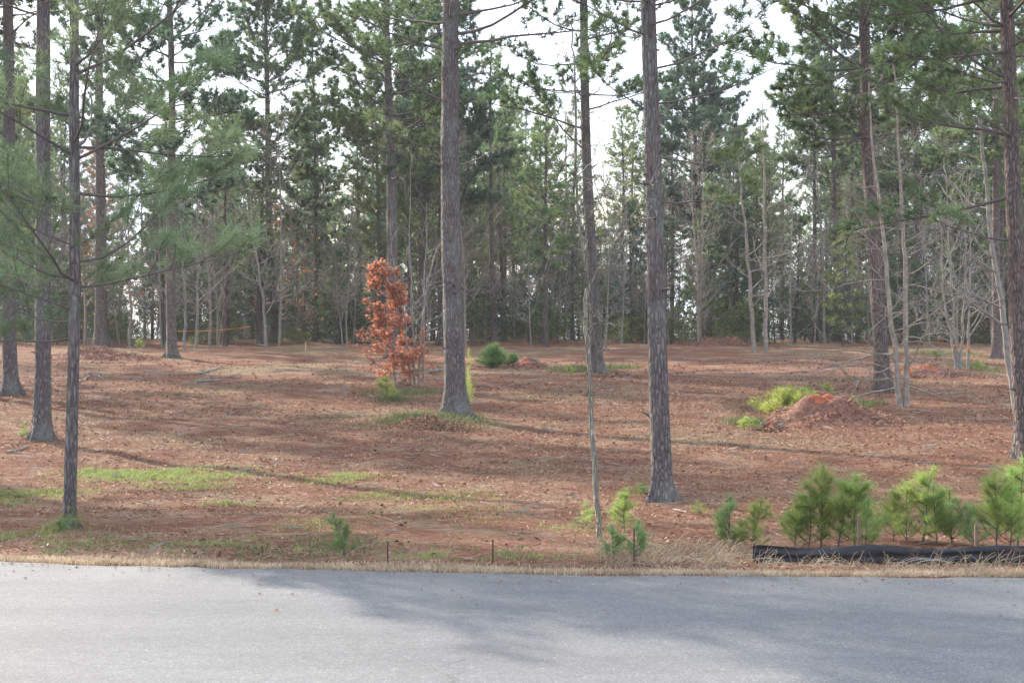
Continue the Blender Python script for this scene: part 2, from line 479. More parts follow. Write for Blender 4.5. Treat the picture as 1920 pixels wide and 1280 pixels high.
def trunk_line(rng, H, lean=(0, 0), wob=.03, n=40):
    t = np.linspace(0, 1, n)
    ph = rng.uniform(0, 6.28, 4)
    x = lean[0] * t + wob * H * .1 * (np.sin(t * 5 + ph[0]) - math.sin(ph[0])) + wob * H * .04 * (np.sin(t * 13 + ph[1]) - math.sin(ph[1]))
    y = lean[1] * t + wob * H * .1 * (np.sin(t * 4.3 + ph[2]) - math.sin(ph[2]))
    return np.stack([x, y, t * H], 1)

def along(line, z):
    return np.array([np.interp(z, line[:, 2], line[:, k]) for k in range(3)])

def trunk_rad(z, H, r):
    t = np.clip(z / H, 0, 1)
    return r * (1 - t) ** .75 * .93 + .012 + r * .7 * np.exp(-z / (r * 1.2 + .02))

def trunk_mesh(name, rng, line, H, r, sides, m, rough=.08, zmin=-.3):
    z = line[:, 2]
    # denser rings near the ground
    zz = np.concatenate([[zmin], np.linspace(0, 1.2 * r * 4, 7), np.linspace(r * 5 + .1, H, 60 if sides > 12 else 24)])
    P = np.array([along(line, max(0, q)) for q in zz]); P[0, 2] = zmin
    rad = trunk_rad(np.maximum(zz, 0), H, r)
    def rf(rr, a):
        s = rng.integers(0, 1000)
        nz = vnoise(np.cos(a)[None, :] * 2.2 + 5 + 0 * rr, zz[:, None] * 3 + np.sin(a)[None, :] * 2.2, s)
        lob = 1 + .22 * np.exp(-np.maximum(zz, 0)[:, None] / (r * 1.2)) * np.cos(a * 5 + s)[None, :]
        return rr * lob * (1 + rough * 2 * (nz - .5))
    b = MB(); b.tube(P, rad, sides, 0, False, rf)
    return b.mesh(name, [m])

def crown_specs(rng, H, hb, Lmax, gap=.62, per=3.4):
    specs = []; h = hb; az = rng.uniform(0, 6.28)
    while h < H - .25:
        s = (h - hb) / (H - hb)
        for k in range(rng.poisson(per) if per > 0 else 0):
            az += 2.4 + rng.uniform(-.5, .5)
            L = Lmax * min(1, .62 + s * 1.4) * max(.12, (1 - s)) ** .62 * rng.uniform(.65, 1.15)
            el = R(-4 + 50 * s ** 1.1 + rng.uniform(-10, 14))
            specs.append((h + rng.uniform(-.15, .15), az, el, max(.35, L)))
        h += gap * rng.uniform(.75, 1.25)
    return specs

def pine(seed, name, label, px, row, top, rad_px, H, hb, Lmax, mats=('bark', 'needle'), K=20, L=.20, wd=.012, extra=(), per=3.2,
         gap=.62, group=None, sides=28, stubs=0, dens=1.0, sp=.17, lift=.45, cat='pine tree', base=None, split=True, leaf_from=.35, branch_mat='branch'):
    rng = np.random.default_rng(seed)
    K = int(K * 1.15); wd *= 1.15; L *= .82; per *= 1.35; dens *= 1.45; sp *= .62; Lmax *= 1.22
    gx, gy, gz_ = base if base else ground_at(px, row)
    if gy > 34: wd *= 1.5; L *= 1.2; K = int(K * 1.1); Lmax *= 1.1; hb -= .4
    r = rad_px / 2955 * gy * .5
    ztop = EYE + (640) / 2955 * gy - gz_      # height of frame top above base
    lx = ((top - px) / 2955 * gy) / ztop * H
    line = trunk_line(rng, H, (lx, rng.uniform(-.3, .3)), .03)
    if px is not None and base is None:       # re-anchor so that the trunk runs where the photo shows it
        pt = along(line, ztop); want = (top - 960) / 2955 * gy - gx
        line[:, 0] += (want - pt[0]) * (line[:, 2] / ztop)
    o = thing(name, label, cat, (gx, gy, gz_), 0, group)
    link('trunk', trunk_mesh('trunk', rng, line, H, r, sides, M[mats[0]]), o)
    specs = [(s, True) for s in crown_specs(rng, H, hb, Lmax, gap, per)] + [(s, False) for s in extra]
    crown = MB(); nc = 0
    for (h, az, el, bl), rnd in specs:
        p0 = along(line, h)
        r0 = min((.005 + .0062 * bl) if gy < 20 else (.006 + .009 * bl), trunk_rad(h, H, r) * .7)
        if not rnd: r0 = max(r0, .009)
        lines, tp, td = branch(rng, p0, az, el, bl, r0, dens, lift, leaf_from, sp)
        if split and h < ztop + .6:
            b = MB()
            for pl, rr in lines: b.tube(pl, np.maximum(rr, .004), 5 if pl is lines[0][0] else 3)
            bo = link('branch', b.mesh('branch', [M[branch_mat]]), o)
            f = MB(); needles(f, rng, tp, td, K, L, wd)
            link('needles', f.mesh('needles', [M[mats[1]]], False), bo)
        else:
            for pl, rr in lines: crown.tube(pl, np.maximum(rr, .005), 3, 0)
            needles(crown, rng, tp, td, max(8, K // 2), L * 1.1, wd * 1.7, 1)
            nc += 1
    if nc: link('crown', crown.mesh('crown', [M[branch_mat], M[mats[1]]], False), o)
    for k in range(stubs):
        h = rng.uniform(.8, min(hb, ztop)); az = rng.uniform(0, 6.28); p0 = along(line, h)
        rr = trunk_rad(h, H, r); d = np.array([math.cos(az), math.sin(az), rng.uniform(-.2, .5)])
        pl = curve(rng, p0 + d * rr * .6, d, rr * .55 + rng.exponential(.12), 3, .1, .12)
        b = MB(); b.tube(pl, [rr * .34, rr * .2, .012, .006], 7)
        link('branch_stub', b.mesh('branch_stub', [M['branch']]), o)
    return o, line

E = []
LEFT, RIGHT, TOCAM, AWAY = PI, 0.0, -PI / 2, PI / 2
# the pines traced from the photograph: base pixel, where the trunk leaves the frame at the top, diameter in pixels
pine(11, 'pine_tree', 'tall pine at the far left edge of the clearing, trunk partly behind green sprays', 20, 738, 16, 27, 21, 8.2, 2.6, per=2.6, K=16, wd=.014, stubs=4)
pine(12, 'pine_tree', 'thick pine just behind the slender roadside pine, green sprout at its foot', 78, 822, 84, 31, 22, 6.8, 2.6, K=18, per=2.8, stubs=3)
o3, l3 = pine(13, 'pine_tree', 'slender young pine nearest the road on the left, low feathery branches', 130, 988, 136, 21, 9.2, 1.75, 1.9, ('bark', 'needle_near'),
     K=27, L=.19, wd=.0058, gap=.38, per=1.75, dens=1.25, sp=.115, lift=.4, leaf_from=.25,
     extra=[(1.75, R(172), R(-8), 1.3), (2.45, R(4), R(2), 1.3), (2.3, R(190), R(8), 1.2), (2.0, R(215), R(5), 1.1), (2.6, R(165), R(8), 1.3), (3.4, R(10), R(18), 1.7), (2.9, R(200), R(5), 1.2), (1.9, R(150), R(0), 1.1), (4.2, R(5), R(22), 1.9)])
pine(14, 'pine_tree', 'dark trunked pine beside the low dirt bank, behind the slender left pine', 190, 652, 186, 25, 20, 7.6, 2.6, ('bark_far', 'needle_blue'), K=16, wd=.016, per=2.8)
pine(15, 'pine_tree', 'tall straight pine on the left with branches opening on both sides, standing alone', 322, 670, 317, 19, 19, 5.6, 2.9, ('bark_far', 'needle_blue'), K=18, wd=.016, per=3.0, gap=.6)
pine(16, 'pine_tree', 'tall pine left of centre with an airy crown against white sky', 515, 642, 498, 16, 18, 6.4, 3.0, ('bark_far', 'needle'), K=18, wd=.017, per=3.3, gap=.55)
pine(17, 'pine_tree', 'tall dark pine rising straight behind the russet leaved sapling', 738, 672, 722, 23, 20, 6.2, 3.0, ('bark', 'needle'), K=18, wd=.015, per=3.0, gap=.62, stubs=4)
pine(18, 'pine_tree', 'thick furrowed pine in the middle standing on a low grassy mound', 855, 784, 845, 41, 22, 7.4, 3.2, ('bark', 'needle'), K=26, L=.2, wd=.010, per=2.6, gap=.6, stubs=16, sides=40,
     extra=[(5.1, R(182), R(-2), 1.6), (5.9, R(176), R(18), 2.2), (6.9, R(170), R(5), 2.5), (7.0, R(12), R(2), 3.2), (7.2, R(20), R(0), 3.4), (4.7, R(8), R(6), 1.4), (6.3, R(10), R(5), 1.0)])
pine(19, 'pine_tree', 'darker pine trunk half hidden just behind the thick middle pine', 829, 648, 822, 18, 18, 6.0, 2.8, ('bark_far', 'needle_blue'), K=16, wd=.018, per=3.6, gap=.5)
pine(20, 'pine_tree', 'pine right of centre behind the bent sapling, foot in a patch of weeds', 1120, 702, 1094, 23, 20, 7.8, 3.2, ('bark', 'needle'), K=16, wd=.014, per=2.2, gap=.75, stubs=5,
     extra=[(6.5, R(175), R(15), 3.0), (7.0, R(10), R(15), 2.5), (5.9, R(185), R(20), 2.6)])
pine(21, 'pine_tree', 'large bare trunked pine nearest the road, right of the bent sapling', 1243, 938, 1216, 36, 15, 5.3, 2.2, ('bark', 'needle'), K=30, L=.19, wd=.007, per=2.0, gap=.55, stubs=18, sides=44, sp=.14,
     extra=[(4.9, R(12), R(10), 1.6), (4.5, R(6), R(8), 1.7), (3.9, R(-12), R(-12), 1.1), (4.4, R(172), R(20), 1.1), (3.4, R(5), R(-10), 1.2)])
pine(22, 'pine_tree', 'straight slim pine with bare sunlit trunk at the far side, right of centre', 1571, 640, 1560, 14, 17, 7.6, 2.6, ('bark_red', 'needle'), K=18, wd=.018, per=3.6, gap=.5)
pine(23, 'pine_tree', 'leaning pine on the right behind the twin bare stems with orange ribbon', 1656, 735, 1620, 29, 19, 6.2, 3.0, ('bark_red', 'needle'), K=22, wd=.013, per=3.4, gap=.5, stubs=8)
pine(24, 'pine_tree', 'tall pine at the right edge with a long low branch reaching left', 1922, 860, 1883, 33, 18, 4.7, 2.6, ('bark_red', 'needle'), K=24, L=.19, wd=.009, per=2.8, gap=.55, stubs=8, sides=32,
     extra=[(3.75, R(186), R(-22), 2.3), (4.6, R(176), R(15), 2.0), (5.4, R(180), R(20), 2.4), (3.1, R(190), R(5), 1.3)])
pine(25, 'pine_tree', 'pine with reddish trunk close left of the right edge pine', 1868, 672, 1856, 17, 17, 5.6, 2.6, ('bark_red', 'needle'), K=18, wd=.016, per=3.2, gap=.55)
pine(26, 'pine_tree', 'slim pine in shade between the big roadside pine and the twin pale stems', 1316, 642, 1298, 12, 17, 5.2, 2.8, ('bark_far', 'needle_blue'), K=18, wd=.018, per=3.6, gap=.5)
pine(27, 'pine_tree', 'thin straight young pine right of the middle pine, dead side twigs below', 927, 648, 921, 10, 13, 7.4, 1.4, ('bark_red', 'needle'), K=14, wd=.016, per=2.4, gap=.7,
     extra=())
pine(28, 'pine_tree', 'slender dark pine left of the russet sapling', 590, 640, 584, 9, 14, 4.2, 2.0, ('bark_far', 'needle'), K=16, wd=.018, per=3.4, gap=.5)
pine(29, 'pine_tree', 'slim grey pine between the slim sunlit pine and the pale twin stems', 1530, 638, 1524, 9, 15, 5.5, 1.9, ('bark_far', 'needle'), K=16, wd=.018, per=3, gap=.6)
pine(30, 'pine_tree', 'slim pine just left of the reddish trunk near the right edge', 1725, 642, 1716, 12, 16, 5.8, 2.4, ('bark_red', 'needle'), K=16, wd=.018, per=3.2, gap=.55)

# ------------------------------------------------------------------ background wood: variants, then copies
def pine_variant(seed, H, hb, Lmax, r, K, wd, mats, per=3.6, gap=.55, L=.26, dens=1.15, sp=.17, name='pine_tree'):
    rng = np.random.default_rng(seed)
    line = trunk_line(rng, H, (rng.uniform(-.5, .5), 0), .04)
    o = link(name, None, None, (0, 0, 0))
    tr = link('trunk', trunk_mesh('trunk', rng, line, H, r, 9, M[mats[0]], .06), o)
    cb = MB()
    for (h, az, el, bl) in crown_specs(rng, H, hb, Lmax, gap, per):
        lines, tp, td = branch(rng, along(line, h), az, el, bl, .008 + .011 * bl, dens, .45, .3, sp)
        for pl, rr in lines: cb.tube(pl, np.maximum(rr, .006), 3, 0)
        needles(cb, rng, tp, td, K, L, wd, 1)
    for k in range(10):                      # dead snags below the crown
        h = rng.uniform(min(.3, hb * .5), hb); pl = curve(rng, along(line, h), (rng.normal(), rng.normal(), .1), rng.uniform(.2, 1.1), 4, .1, .2)
        cb.tube(pl, [.014, .011, .008, .006, .004], 3, 0)
    cr_ = link('crown', cb.mesh('crown', [M['branch'], M[mats[1]]], False), o)
    KIDS[o.name] = [tr, cr_]
    return o

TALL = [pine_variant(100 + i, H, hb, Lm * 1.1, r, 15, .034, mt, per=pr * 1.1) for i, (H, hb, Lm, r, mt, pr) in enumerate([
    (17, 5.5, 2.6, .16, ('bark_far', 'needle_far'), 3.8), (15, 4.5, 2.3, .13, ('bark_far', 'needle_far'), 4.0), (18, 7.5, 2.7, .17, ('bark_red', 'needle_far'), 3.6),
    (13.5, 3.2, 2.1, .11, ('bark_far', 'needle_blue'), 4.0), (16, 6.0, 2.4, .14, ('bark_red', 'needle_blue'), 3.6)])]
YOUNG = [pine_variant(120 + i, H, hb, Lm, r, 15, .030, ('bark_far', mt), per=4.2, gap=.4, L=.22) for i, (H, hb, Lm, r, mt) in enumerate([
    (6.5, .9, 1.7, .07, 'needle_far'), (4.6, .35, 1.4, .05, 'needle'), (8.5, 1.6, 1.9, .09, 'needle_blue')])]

rngb = np.random.default_rng(5)
def px_of(x, y): return 960 + x / y * 2955
def top_limit(px):                           # roughly how high the skyline of the background stands, in rows
    return np.interp(px, [-200, 0, 200, 330, 420, 470, 560, 640, 760, 850, 905, 935, 1010, 1060, 1110, 1200, 1280, 1400, 1440, 1520, 1700, 1920, 2200],
                     [120, 100, 200, 260, 350, 350, 270, 190, 150, 90, 150, 215, 175, 170, 190, 200, 170, 205, 265, 230, 120, 60, 60])
first = set()
MARKS = [(-9999, 'the left edge'), (20, 'the leftmost pine'), (78, 'the thick left pine'), (130, 'the slender roadside pine'), (190, 'the dark trunked pine'), (320, 'the lone straight pine'),
         (510, 'the airy crowned pine'), (730, 'the russet sapling'), (852, 'the thick middle pine'), (925, 'the thin straight pine'), (1108, 'the bent sapling'),
         (1230, 'the large roadside pine'), (1310, 'the slim shaded pine'), (1425, 'the pale twin stems'), (1566, 'the slim sunlit pine'), (1640, 'the ribboned twin stems'),
         (1722, 'the slim reddish pine'), (1795, 'the ribboned stem clump'), (1905, 'the right edge'), (99999, '')]
def between(px):
    for (a, na), (b_, nb_) in zip(MARKS[:-1], MARKS[1:]):
        if a <= px < b_:
            if a < 0: return 'at ' + na
            if b_ > 9999: return 'at ' + na
            return 'between ' + na + ' and ' + nb_
def scatter(protos, n, y0, y1, label, cat, group, mind, zs=None, xr=.36, hmul=(.95, 1.1), hfix=True, skip=None):
    label0, group0 = label, group
    pts = []; tries = 0
    while len(pts) < n and tries < n * 60:
        tries += 1
        y = y0 + (y1 - y0) * rngb.uniform() ** 1.2; x = rngb.uniform(-xr, xr) * y
        if skip and skip(px_of(x, y), y): continue
        if any((x - a) ** 2 + (y - b) ** 2 < mind ** 2 for a, b in pts): continue
        pts.append((x, y))
    for k, (x, y) in enumerate(pts):
        pr = protos[rngb.integers(len(protos))]
        z = tz(x, y) - .05
        s = rngb.uniform(*hmul)
        if hfix:
            Hm = pr['H']
            want = EYE + (640 - top_limit(px_of(x, y)) + rngb.uniform(-45, 45)) / 2955 * y - z
            s = min(s * 1.25, want / Hm) if Hm * s > want else s
            s = max(.45, s)
        sc3 = (max(s, .72),) * 2 + (s,)
        rz = rngb.uniform(0, 6.28)
        where = between(px_of(x, y)); label = label0 + ' ' + where; group = group0 + ' ' + where
        if pr.name not in first:
            first.add(pr.name)
            pr.location = (x, y, z); pr.rotation_euler.z = rz; pr.scale = sc3
            tag(pr, label, cat, group)
        else:
            c = copy_thing(pr, (x, y, z), rz, sc3, label, group); c['category'] = cat
for o, H in zip(TALL, (17, 15, 18, 13.5, 16)): o['H'] = H
for o, H in zip(YOUNG, (6.5, 4.6, 8.5)): o['H'] = H
# gaps kept open where the photograph shows sky low between the trunks
def gap_skip(px, y):
    return (205 < px < 300 and y < 117) or (430 < px < 470) or (1340 < px < 1350)
scatter(TALL, 112, 64, 115, 'tall background pine', 'pine tree', 'background pines', 1.7, skip=gap_skip)
scatter(YOUNG, 46, 68, 104, 'bushy background pine', 'pine tree', 'young background pines', 1.5, xr=.35, hfix=False, hmul=(.7, 1.15), skip=gap_skip)

scatter(TALL, 60, 118, 190, 'distant hazy pine', 'pine tree', 'distant hazy pines', 2.0, skip=lambda p, y: False, xr=.34, hfix=False, hmul=(.8, 1.0))
scatter(YOUNG, 34, 62, 80, 'bright young background pine', 'pine tree', 'bright young background pines', 1.2, xr=.36, hfix=False, hmul=(.5, .95), skip=lambda p, y: p < 1540)
scatter(YOUNG, 40, 66, 84, 'low background pine', 'pine tree', 'low background pines', 1.2, xr=.36, hfix=False, hmul=(.5, .8), skip=lambda p, y: 215 < p < 285)
scatter(TALL, 70, 190, 300, 'farthest tiny pine', 'pine tree', 'farthest tiny pines', 2.5, skip=lambda p, y: p > 800, xr=.34, hfix=False, hmul=(.7, 1.0))
# pines standing outside the frame on the left: their shade falls across the clearing and the road
OFF = [(-18.5, 29.5), (-16.6, 28.2), (-14.5, 27.5), (-14.8, 41), (-18.5, 51), (-13.4, 36.5), (-25, 40), (-24, 58)]
for k, (x, y) in enumerate(OFF):
    pr = TALL[k % 5]; s = .95 + .1 * ((k * 7) % 5) / 4
    copy_thing(pr, (x, y, tz(x, y) - .05), k * 1.7, (s * 1.1, s * 1.1, s), 'pine standing beyond the left edge of the picture, seen by its shadow', 'pines beyond the left edge')['category'] = 'pine tree'

# ------------------------------------------------------------------ bare hardwoods
LIMB = []
def bare(rng, main, r0, nb, bl, el=(15, 55), t0=.2, subs=4, sub2=2, wob=.14, rt=.18, lift=.5, flat=None, ft=.45):
    """main stem poly-line -> list of (points, radii)"""
    main = np.asarray(main, float); n = len(main) - 1
    lines = [(main, np.linspace(r0, r0 * rt, n + 1))]
    tips = []
    seg = np.diff(main, axis=0)
    LIMB[:] = []
    for k in range(nb):
        LIMB.append(len(lines))
        t = t0 + (1 - t0) * (k + rng.uniform(0, .9)) / nb
        f = t * n; i = min(int(f), n - 1); p = main[i] + seg[i] * (f - i)
        az = rng.uniform(0, 6.28) if flat is None else flat[0] + rng.uniform(-flat[1], flat[1]) + (PI if (flat[2] and rng.uniform() < .5) else 0)
        e_ = R(rng.uniform(*el))
        L1 = bl * (1.15 - .75 * t) * rng.uniform(.5, 1.2)
        d = (math.cos(az) * math.cos(e_), math.sin(az) * math.cos(e_), math.sin(e_))
        rb = r0 * (1 - (1 - rt) * t) * ft
        b1 = curve(rng, p, d, L1, 7, lift, wob)
        lines.append((b1, np.linspace(rb, rb * .25, 8)))
        s1 = np.diff(b1, axis=0)
        for q in range(subs):
            tt = rng.uniform(.25, 1); ii = min(int(tt * 7), 6)
            d2 = norm(s1[ii]) + rng.normal(0, .55, 3)
            b2 = curve(rng, b1[ii], d2, L1 * rng.uniform(.18, .5), 4, .2, wob * 1.2)
            lines.append((b2, np.linspace(rb * .42, rb * .15, 5)))
            tips.append(b2)
            for w_ in range(sub2):
                jj = rng.integers(1, 5)
                d3 = norm(b2[min(jj, 4)] - b2[0]) + rng.normal(0, .6, 3)
                b3 = curve(rng, b2[min(jj, 4)], d3, L1 * rng.uniform(.08, .2), 3, .1, .15)
                lines.append((b3, np.linspace(rb * .22, rb * .1, 4))); tips.append(b3)
    return lines, tips

def emit(name, lines, m, parent, minr=.002, sides0=9, sidesn=4, rfun=None):
    """stem as trunk, each main limb with its twigs as one branch part is kept simple: trunk + branches"""
    b = MB(); pl, rr = lines[0]; b.tube(pl, np.maximum(rr, minr), sides0, 0)
    t = link('trunk', b.mesh('trunk', [m]), parent)
    if parent.get('label') and len(lines) > 1 and name != 'joined':
        cuts = list(LIMB) + [len(lines)]; c = None
        for a_, z_ in zip(cuts[:-1], cuts[1:]):
            b = MB()
            for pl, rr in lines[a_:z_]: b.tube(pl, np.maximum(rr, minr), sidesn, 0)
            c = link('branch', b.mesh('branch', [m]), parent)
        return t, c
    if len(lines) < 2: return t, None
    b = MB()
    for pl, rr in lines[1:]: b.tube(pl, np.maximum(rr, minr), sidesn, 0)
    c = link('branches', b.mesh('branches', [m]), parent)
    return t, c

def refine(pts, k=4, rng=None, jit=0):
    pts = np.asarray(pts, float); n = len(pts); t = np.arange(n); tt = np.linspace(0, n - 1, (n - 1) * k + 1)
    out = np.stack([np.interp(tt, t, pts[:, i]) for i in range(3)], 1)
    if len(out) > 3:
        o2 = out.copy(); o2[1:-1] = (out[:-2] + 2 * out[1:-1] + out[2:]) / 4; out = o2
    if rng is not None and jit: out[1:] += rng.normal(0, jit, (len(out) - 1, 3))
    return out

def traced(seed, name, label, pix, rad_px, m, cat='bare tree', nb=12, bl=1.2, group=None, minr=.003, stems=None, **kw):
    rng = np.random.default_rng(seed)
    gx, gy, g0 = ground_at(*pix[0])
    o = thing(name, label, cat, (gx, gy, g0), 0, group)
    for st in [pix] + list(stems or []):
        P = np.array([wpt(a, b_, gy) for a, b_ in st]); P -= np.array([gx, gy, g0])
        P[:, 1] += np.linspace(0, rng.uniform(-.4, .4), len(P)); P[0, 2] -= .05
        P = refine(P, 4, rng, .008 * gy / 20)
        lines, tips = bare(rng, P, rad_px / 2955 * gy * .5, nb, bl, **kw)
        emit(name, lines, M[m], o, minr)
    return o

traced(201, 'sapling_tree', 'thin crooked bare sapling at the roadside left of the large pine', [(1126, 1008), (1118, 930), (1112, 800), (1108, 700), (1100, 620), (1104, 540)],
       11.5, 'sap', 'sapling', nb=0, bl=1, stems=None, rt=.8)
# its upper limbs
def sapling_top():
    o = [q for q in bpy.data.objects if q.name.startswith('sapling_tree')][0]
    rng = np.random.default_rng(202); gx, gy, g0 = o.location
    for stem, rp, nb, bl in [([(1104, 545), (1096, 500), (1084, 420), (1080, 330), (1078, 200), (1074, 110), (1070, 50)], 7.5, 16, .75),
                             ([(1104, 540), (1125, 500), (1160, 440), (1200, 380), (1240, 300)], 4, 8, .5),
                             ([(1084, 400), (1060, 400), (1030, 470), (1010, 560)], 3, 6, .4),
                             ([(1082, 330), (1110, 300), (1120, 350), (1135, 400), (1180, 430)], 3, 6, .5),
                             ([(1100, 620), (1125, 600), (1150, 610)], 3, 5, .4),
                             ([(1104, 560), (1110, 600), (1125, 700), (1118, 760)], 3.5, 6, .35)]:
        P = np.array([wpt(a, b_, gy) for a, b_ in stem]) - np.array([gx, gy, g0]); P = refine(P, 4, rng, .006)
        P[:, 1] += np.linspace(0, rng.uniform(-.5, .5), len(P))
        lines, _ = bare(rng, P, rp / 2955 * gy * .5, nb, bl, rt=.3, subs=4, sub2=2, lift=.2, el=(-10, 45), wob=.18)
        b = MB()
        for k, (pl, rr) in enumerate(lines): b.tube(pl, np.maximum(rr, .0032), 7 if k == 0 else 3)
        link('branch', b.mesh('branch', [M['sap']]), o)
sapling_top()

traced(203, 'bare_tree', 'twin stemmed bare tree tied with an orange ribbon, long low pale twigs', [(1688, 762), (1682, 690), (1673, 600), (1664, 500), (1655, 400), (1640, 280), (1634, 150)], 13, 'greyer', nb=26, bl=2.3,
       stems=[[(1699, 760), (1700, 690), (1698, 600), (1698, 480), (1692, 400), (1684, 250), (1676, 120)]], t0=.08, el=(-10, 42), subs=5, sub2=3, lift=.15, flat=(0, 1.0, True), wob=.2, minr=.003, ft=.32)
traced(204, 'bare_tree', 'pair of pale slim bare stems rising from one foot in sunlight', [(1414, 660), (1408, 560), (1400, 460), (1392, 370), (1384, 290)], 9, 'greyer', nb=16, bl=1.7,
       stems=[[(1436, 658), (1436, 560), (1434, 440), (1431, 300), (1428, 190)]], el=(0, 50), subs=4, sub2=1, minr=.005, t0=.2)
traced(205, 'bare_tree', 'bare clump of thin stems tied with orange ribbon at the right', [(1793, 692), (1786, 640), (1775, 560), (1770, 480), (1768, 380)], 6, 'grey', nb=14, bl=1.8,
       stems=[[(1797, 695), (1792, 600), (1785, 480), (1780, 330)], [(1802, 690), (1806, 600), (1812, 500), (1812, 360)], [(1815, 694), (1816, 600), (1818, 500), (1815, 330)]],
       el=(5, 60), minr=.005, t0=.2, subs=4)
traced(206, 'bare_tree', 'pale grey leaning hardwood trunk in front of the right edge pine', [(1921, 835), (1902, 740), (1890, 650), (1882, 560), (1868, 480), (1858, 380), (1848, 250), (1838, 120), (1834, 20)], 15, 'grey', nb=16, bl=1.8,
       el=(-5, 45), t0=.3, flat=(PI, 1.0, False), minr=.004, subs=5, sub2=2)
traced(207, 'sapling_clump', 'clump of upright pale bare saplings right of the russet sapling', [(778, 722), (776, 640), (770, 540), (768, 430), (772, 300)], 5, 'grey', nb=10, bl=1.2,
       stems=[[(792, 722), (794, 620), (795, 500), (800, 380)], [(770, 718), (760, 600), (745, 540), (738, 500), (734, 410)], [(784, 724), (790, 600), (806, 500), (828, 440)]],
       cat='sapling', el=(25, 70), minr=.0035, t0=.2, subs=3, sub2=1)
traced(208, 'bare_tree', 'pale birch like stem leaning left, right of the thin straight young pine', [(950, 636), (946, 580), (938, 500), (932, 430)], 7, 'pale', nb=12, bl=2, minr=.008, el=(5, 50),
       stems=[[(958, 636), (957, 560), (958, 450), (956, 350), (954, 250)]])
traced(209, 'bare_tree', 'pale bare tree with spreading limbs beside the brush pile', [(1036, 637), (1035, 580), (1034, 500), (1033, 420)], 9, 'grey', nb=16, bl=2.6, minr=.008, el=(5, 45))
traced(210, 'bare_tree', 'grey bare stem left of the thin straight young pine, lit on one side', [(888, 636), (885, 560), (882, 450), (880, 330), (878, 220)], 9, 'grey', nb=14, bl=1.6, minr=.008, el=(5, 45))
for k, (a, b_, tp_, c) in enumerate([(345, 656, 338, 'thin bare stem just right of the lone straight pine'), (393, 654, 388, 'thin bare tree with a forked top, farther right of the lone straight pine'),
                                     (367, 655, 372, 'crooked bare stem between two others near the orange tape'), (555, 640, 557, 'pale thin stem right of the airy crowned pine'),
                                     (500, 655, 466, 'leaning bare tree at the left foot of the airy crowned pine'), (243, 652, 240, 'bare grey stem before the bright gap at the left')]):
    traced(220 + k, 'bare_tree', c, [(a, b_), (a + (tp_ - a) * .3 + 3, 560), (a + (tp_ - a) * .7 - 2, 450), (tp_, 330)], 6, 'dim' if k % 2 else 'grey', nb=18, bl=2.0, minr=.007, el=(0, 55), subs=4)

def bare_variant(seed, H, r, nb, bl, m, minr, name='bare_tree'):
    rng = np.random.default_rng(seed); o = link(name, None)
    P = trunk_line(rng, H, (rng.uniform(-.6, .6), 0), .09, 14)
    lines, tips = bare(rng, P, r, nb, bl, el=(15, 62), t0=.15, subs=6, sub2=3, wob=.15)
    t, c = emit(name, lines, M[m], o, minr, 6, 3)
    KIDS[o.name] = [t, c]; o['H'] = H
    return o
BARE = [bare_variant(300, 8, .05, 30, 2.0, 'dim', .008), bare_variant(301, 6, .04, 26, 1.7, 'grey', .007), bare_variant(302, 10, .06, 34, 2.2, 'dim', .009), bare_variant(303, 4, .025, 26, 1.3, 'dim', .007)]
scatter(BARE, 135, 62, 92, 'bare background tree', 'bare tree', 'bare background trees', 1.0, xr=.35, hfix=False, hmul=(.7, 1.2), skip=lambda p, y: 225 < p < 285)

# ------------------------------------------------------------------ leafy plants
def leaf_quads(mb, rng, pos, size, m=0, flat=.5, asp=.55):
    pos = np.asarray(pos); N = len(pos)
    d = norm(rng.normal(size=(N, 3)) * np.array([1, 1, flat])); s = norm(np.cross(d, norm(rng.normal(size=(N, 3)) * .6 + np.array([0, 0, 1]))))
    up = np.cross(s, d)
    L = size * rng.uniform(.6, 1.3, (N, 1)); W = L * asp
    a = pos - d * L / 2; b = pos + d * L / 2; l_ = pos - s * W / 2 + up * W * .25; r_ = pos + s * W / 2 + up * W * .25
    v = np.stack([a, r_, b, l_], 1).reshape(-1, 3)
    i = np.arange(N)[:, None] * 4
    f = np.concatenate([i + np.array([0, 1, 2]), i + np.array([0, 2, 3])])
    mb.add(v, f, 3, m)

def russet_tree(seed, name, label, px, row, H, W, leafn, m='russet', group=None, size=.085):
    rng = np.random.default_rng(seed); gx, gy, g0 = ground_at(px, row)
    o = thing(name, label, 'sapling', (gx, gy, g0), 0, group)
    P = trunk_line(rng, H, (-H * .12, 0), .06, 14)
    lines, tips = bare(rng, P, .028, 56, W, el=(-14, 26), t0=.07, subs=7, sub2=3, wob=.14, lift=.15)
    emit(name, lines, M['dim'], o, .004)
    pts = []
    for b_ in tips:
        k = rng.integers(6, 12)
        idx = rng.uniform(0, len(b_) - 1, k); i0 = np.floor(idx).astype(int).clip(0, len(b_) - 2)
        pts.append(b_[i0] + (b_[i0 + 1] - b_[i0]) * (idx - i0)[:, None] + rng.normal(0, .035, (k, 3)) - np.array([0, 0, .02]))
    pts = np.concatenate(pts); rng.shuffle(pts); pts = pts[:leafn]
    b = MB(); leaf_quads(b, rng, pts, size)
    link('leaves', b.mesh('leaves', [M[m]], False), o)
    return o
russet_tree(401, 'oak_sapling', 'russet leaved oak sapling, bright rusty brown, left of the middle pine', 742, 724, 2.95, .82, 8500, size=.075)
russet_tree(402, 'oak_sapling', 'far rusty leaved sapling before dark evergreens, right of the thin young pine', 985, 634, 5.2, 1.8, 900, size=.14)
russet_tree(403, 'oak_sapling', 'dull red leaved sapling in shade left of the evergreen shrub', 560, 640, 6.0, 2.0, 900, size=.14)
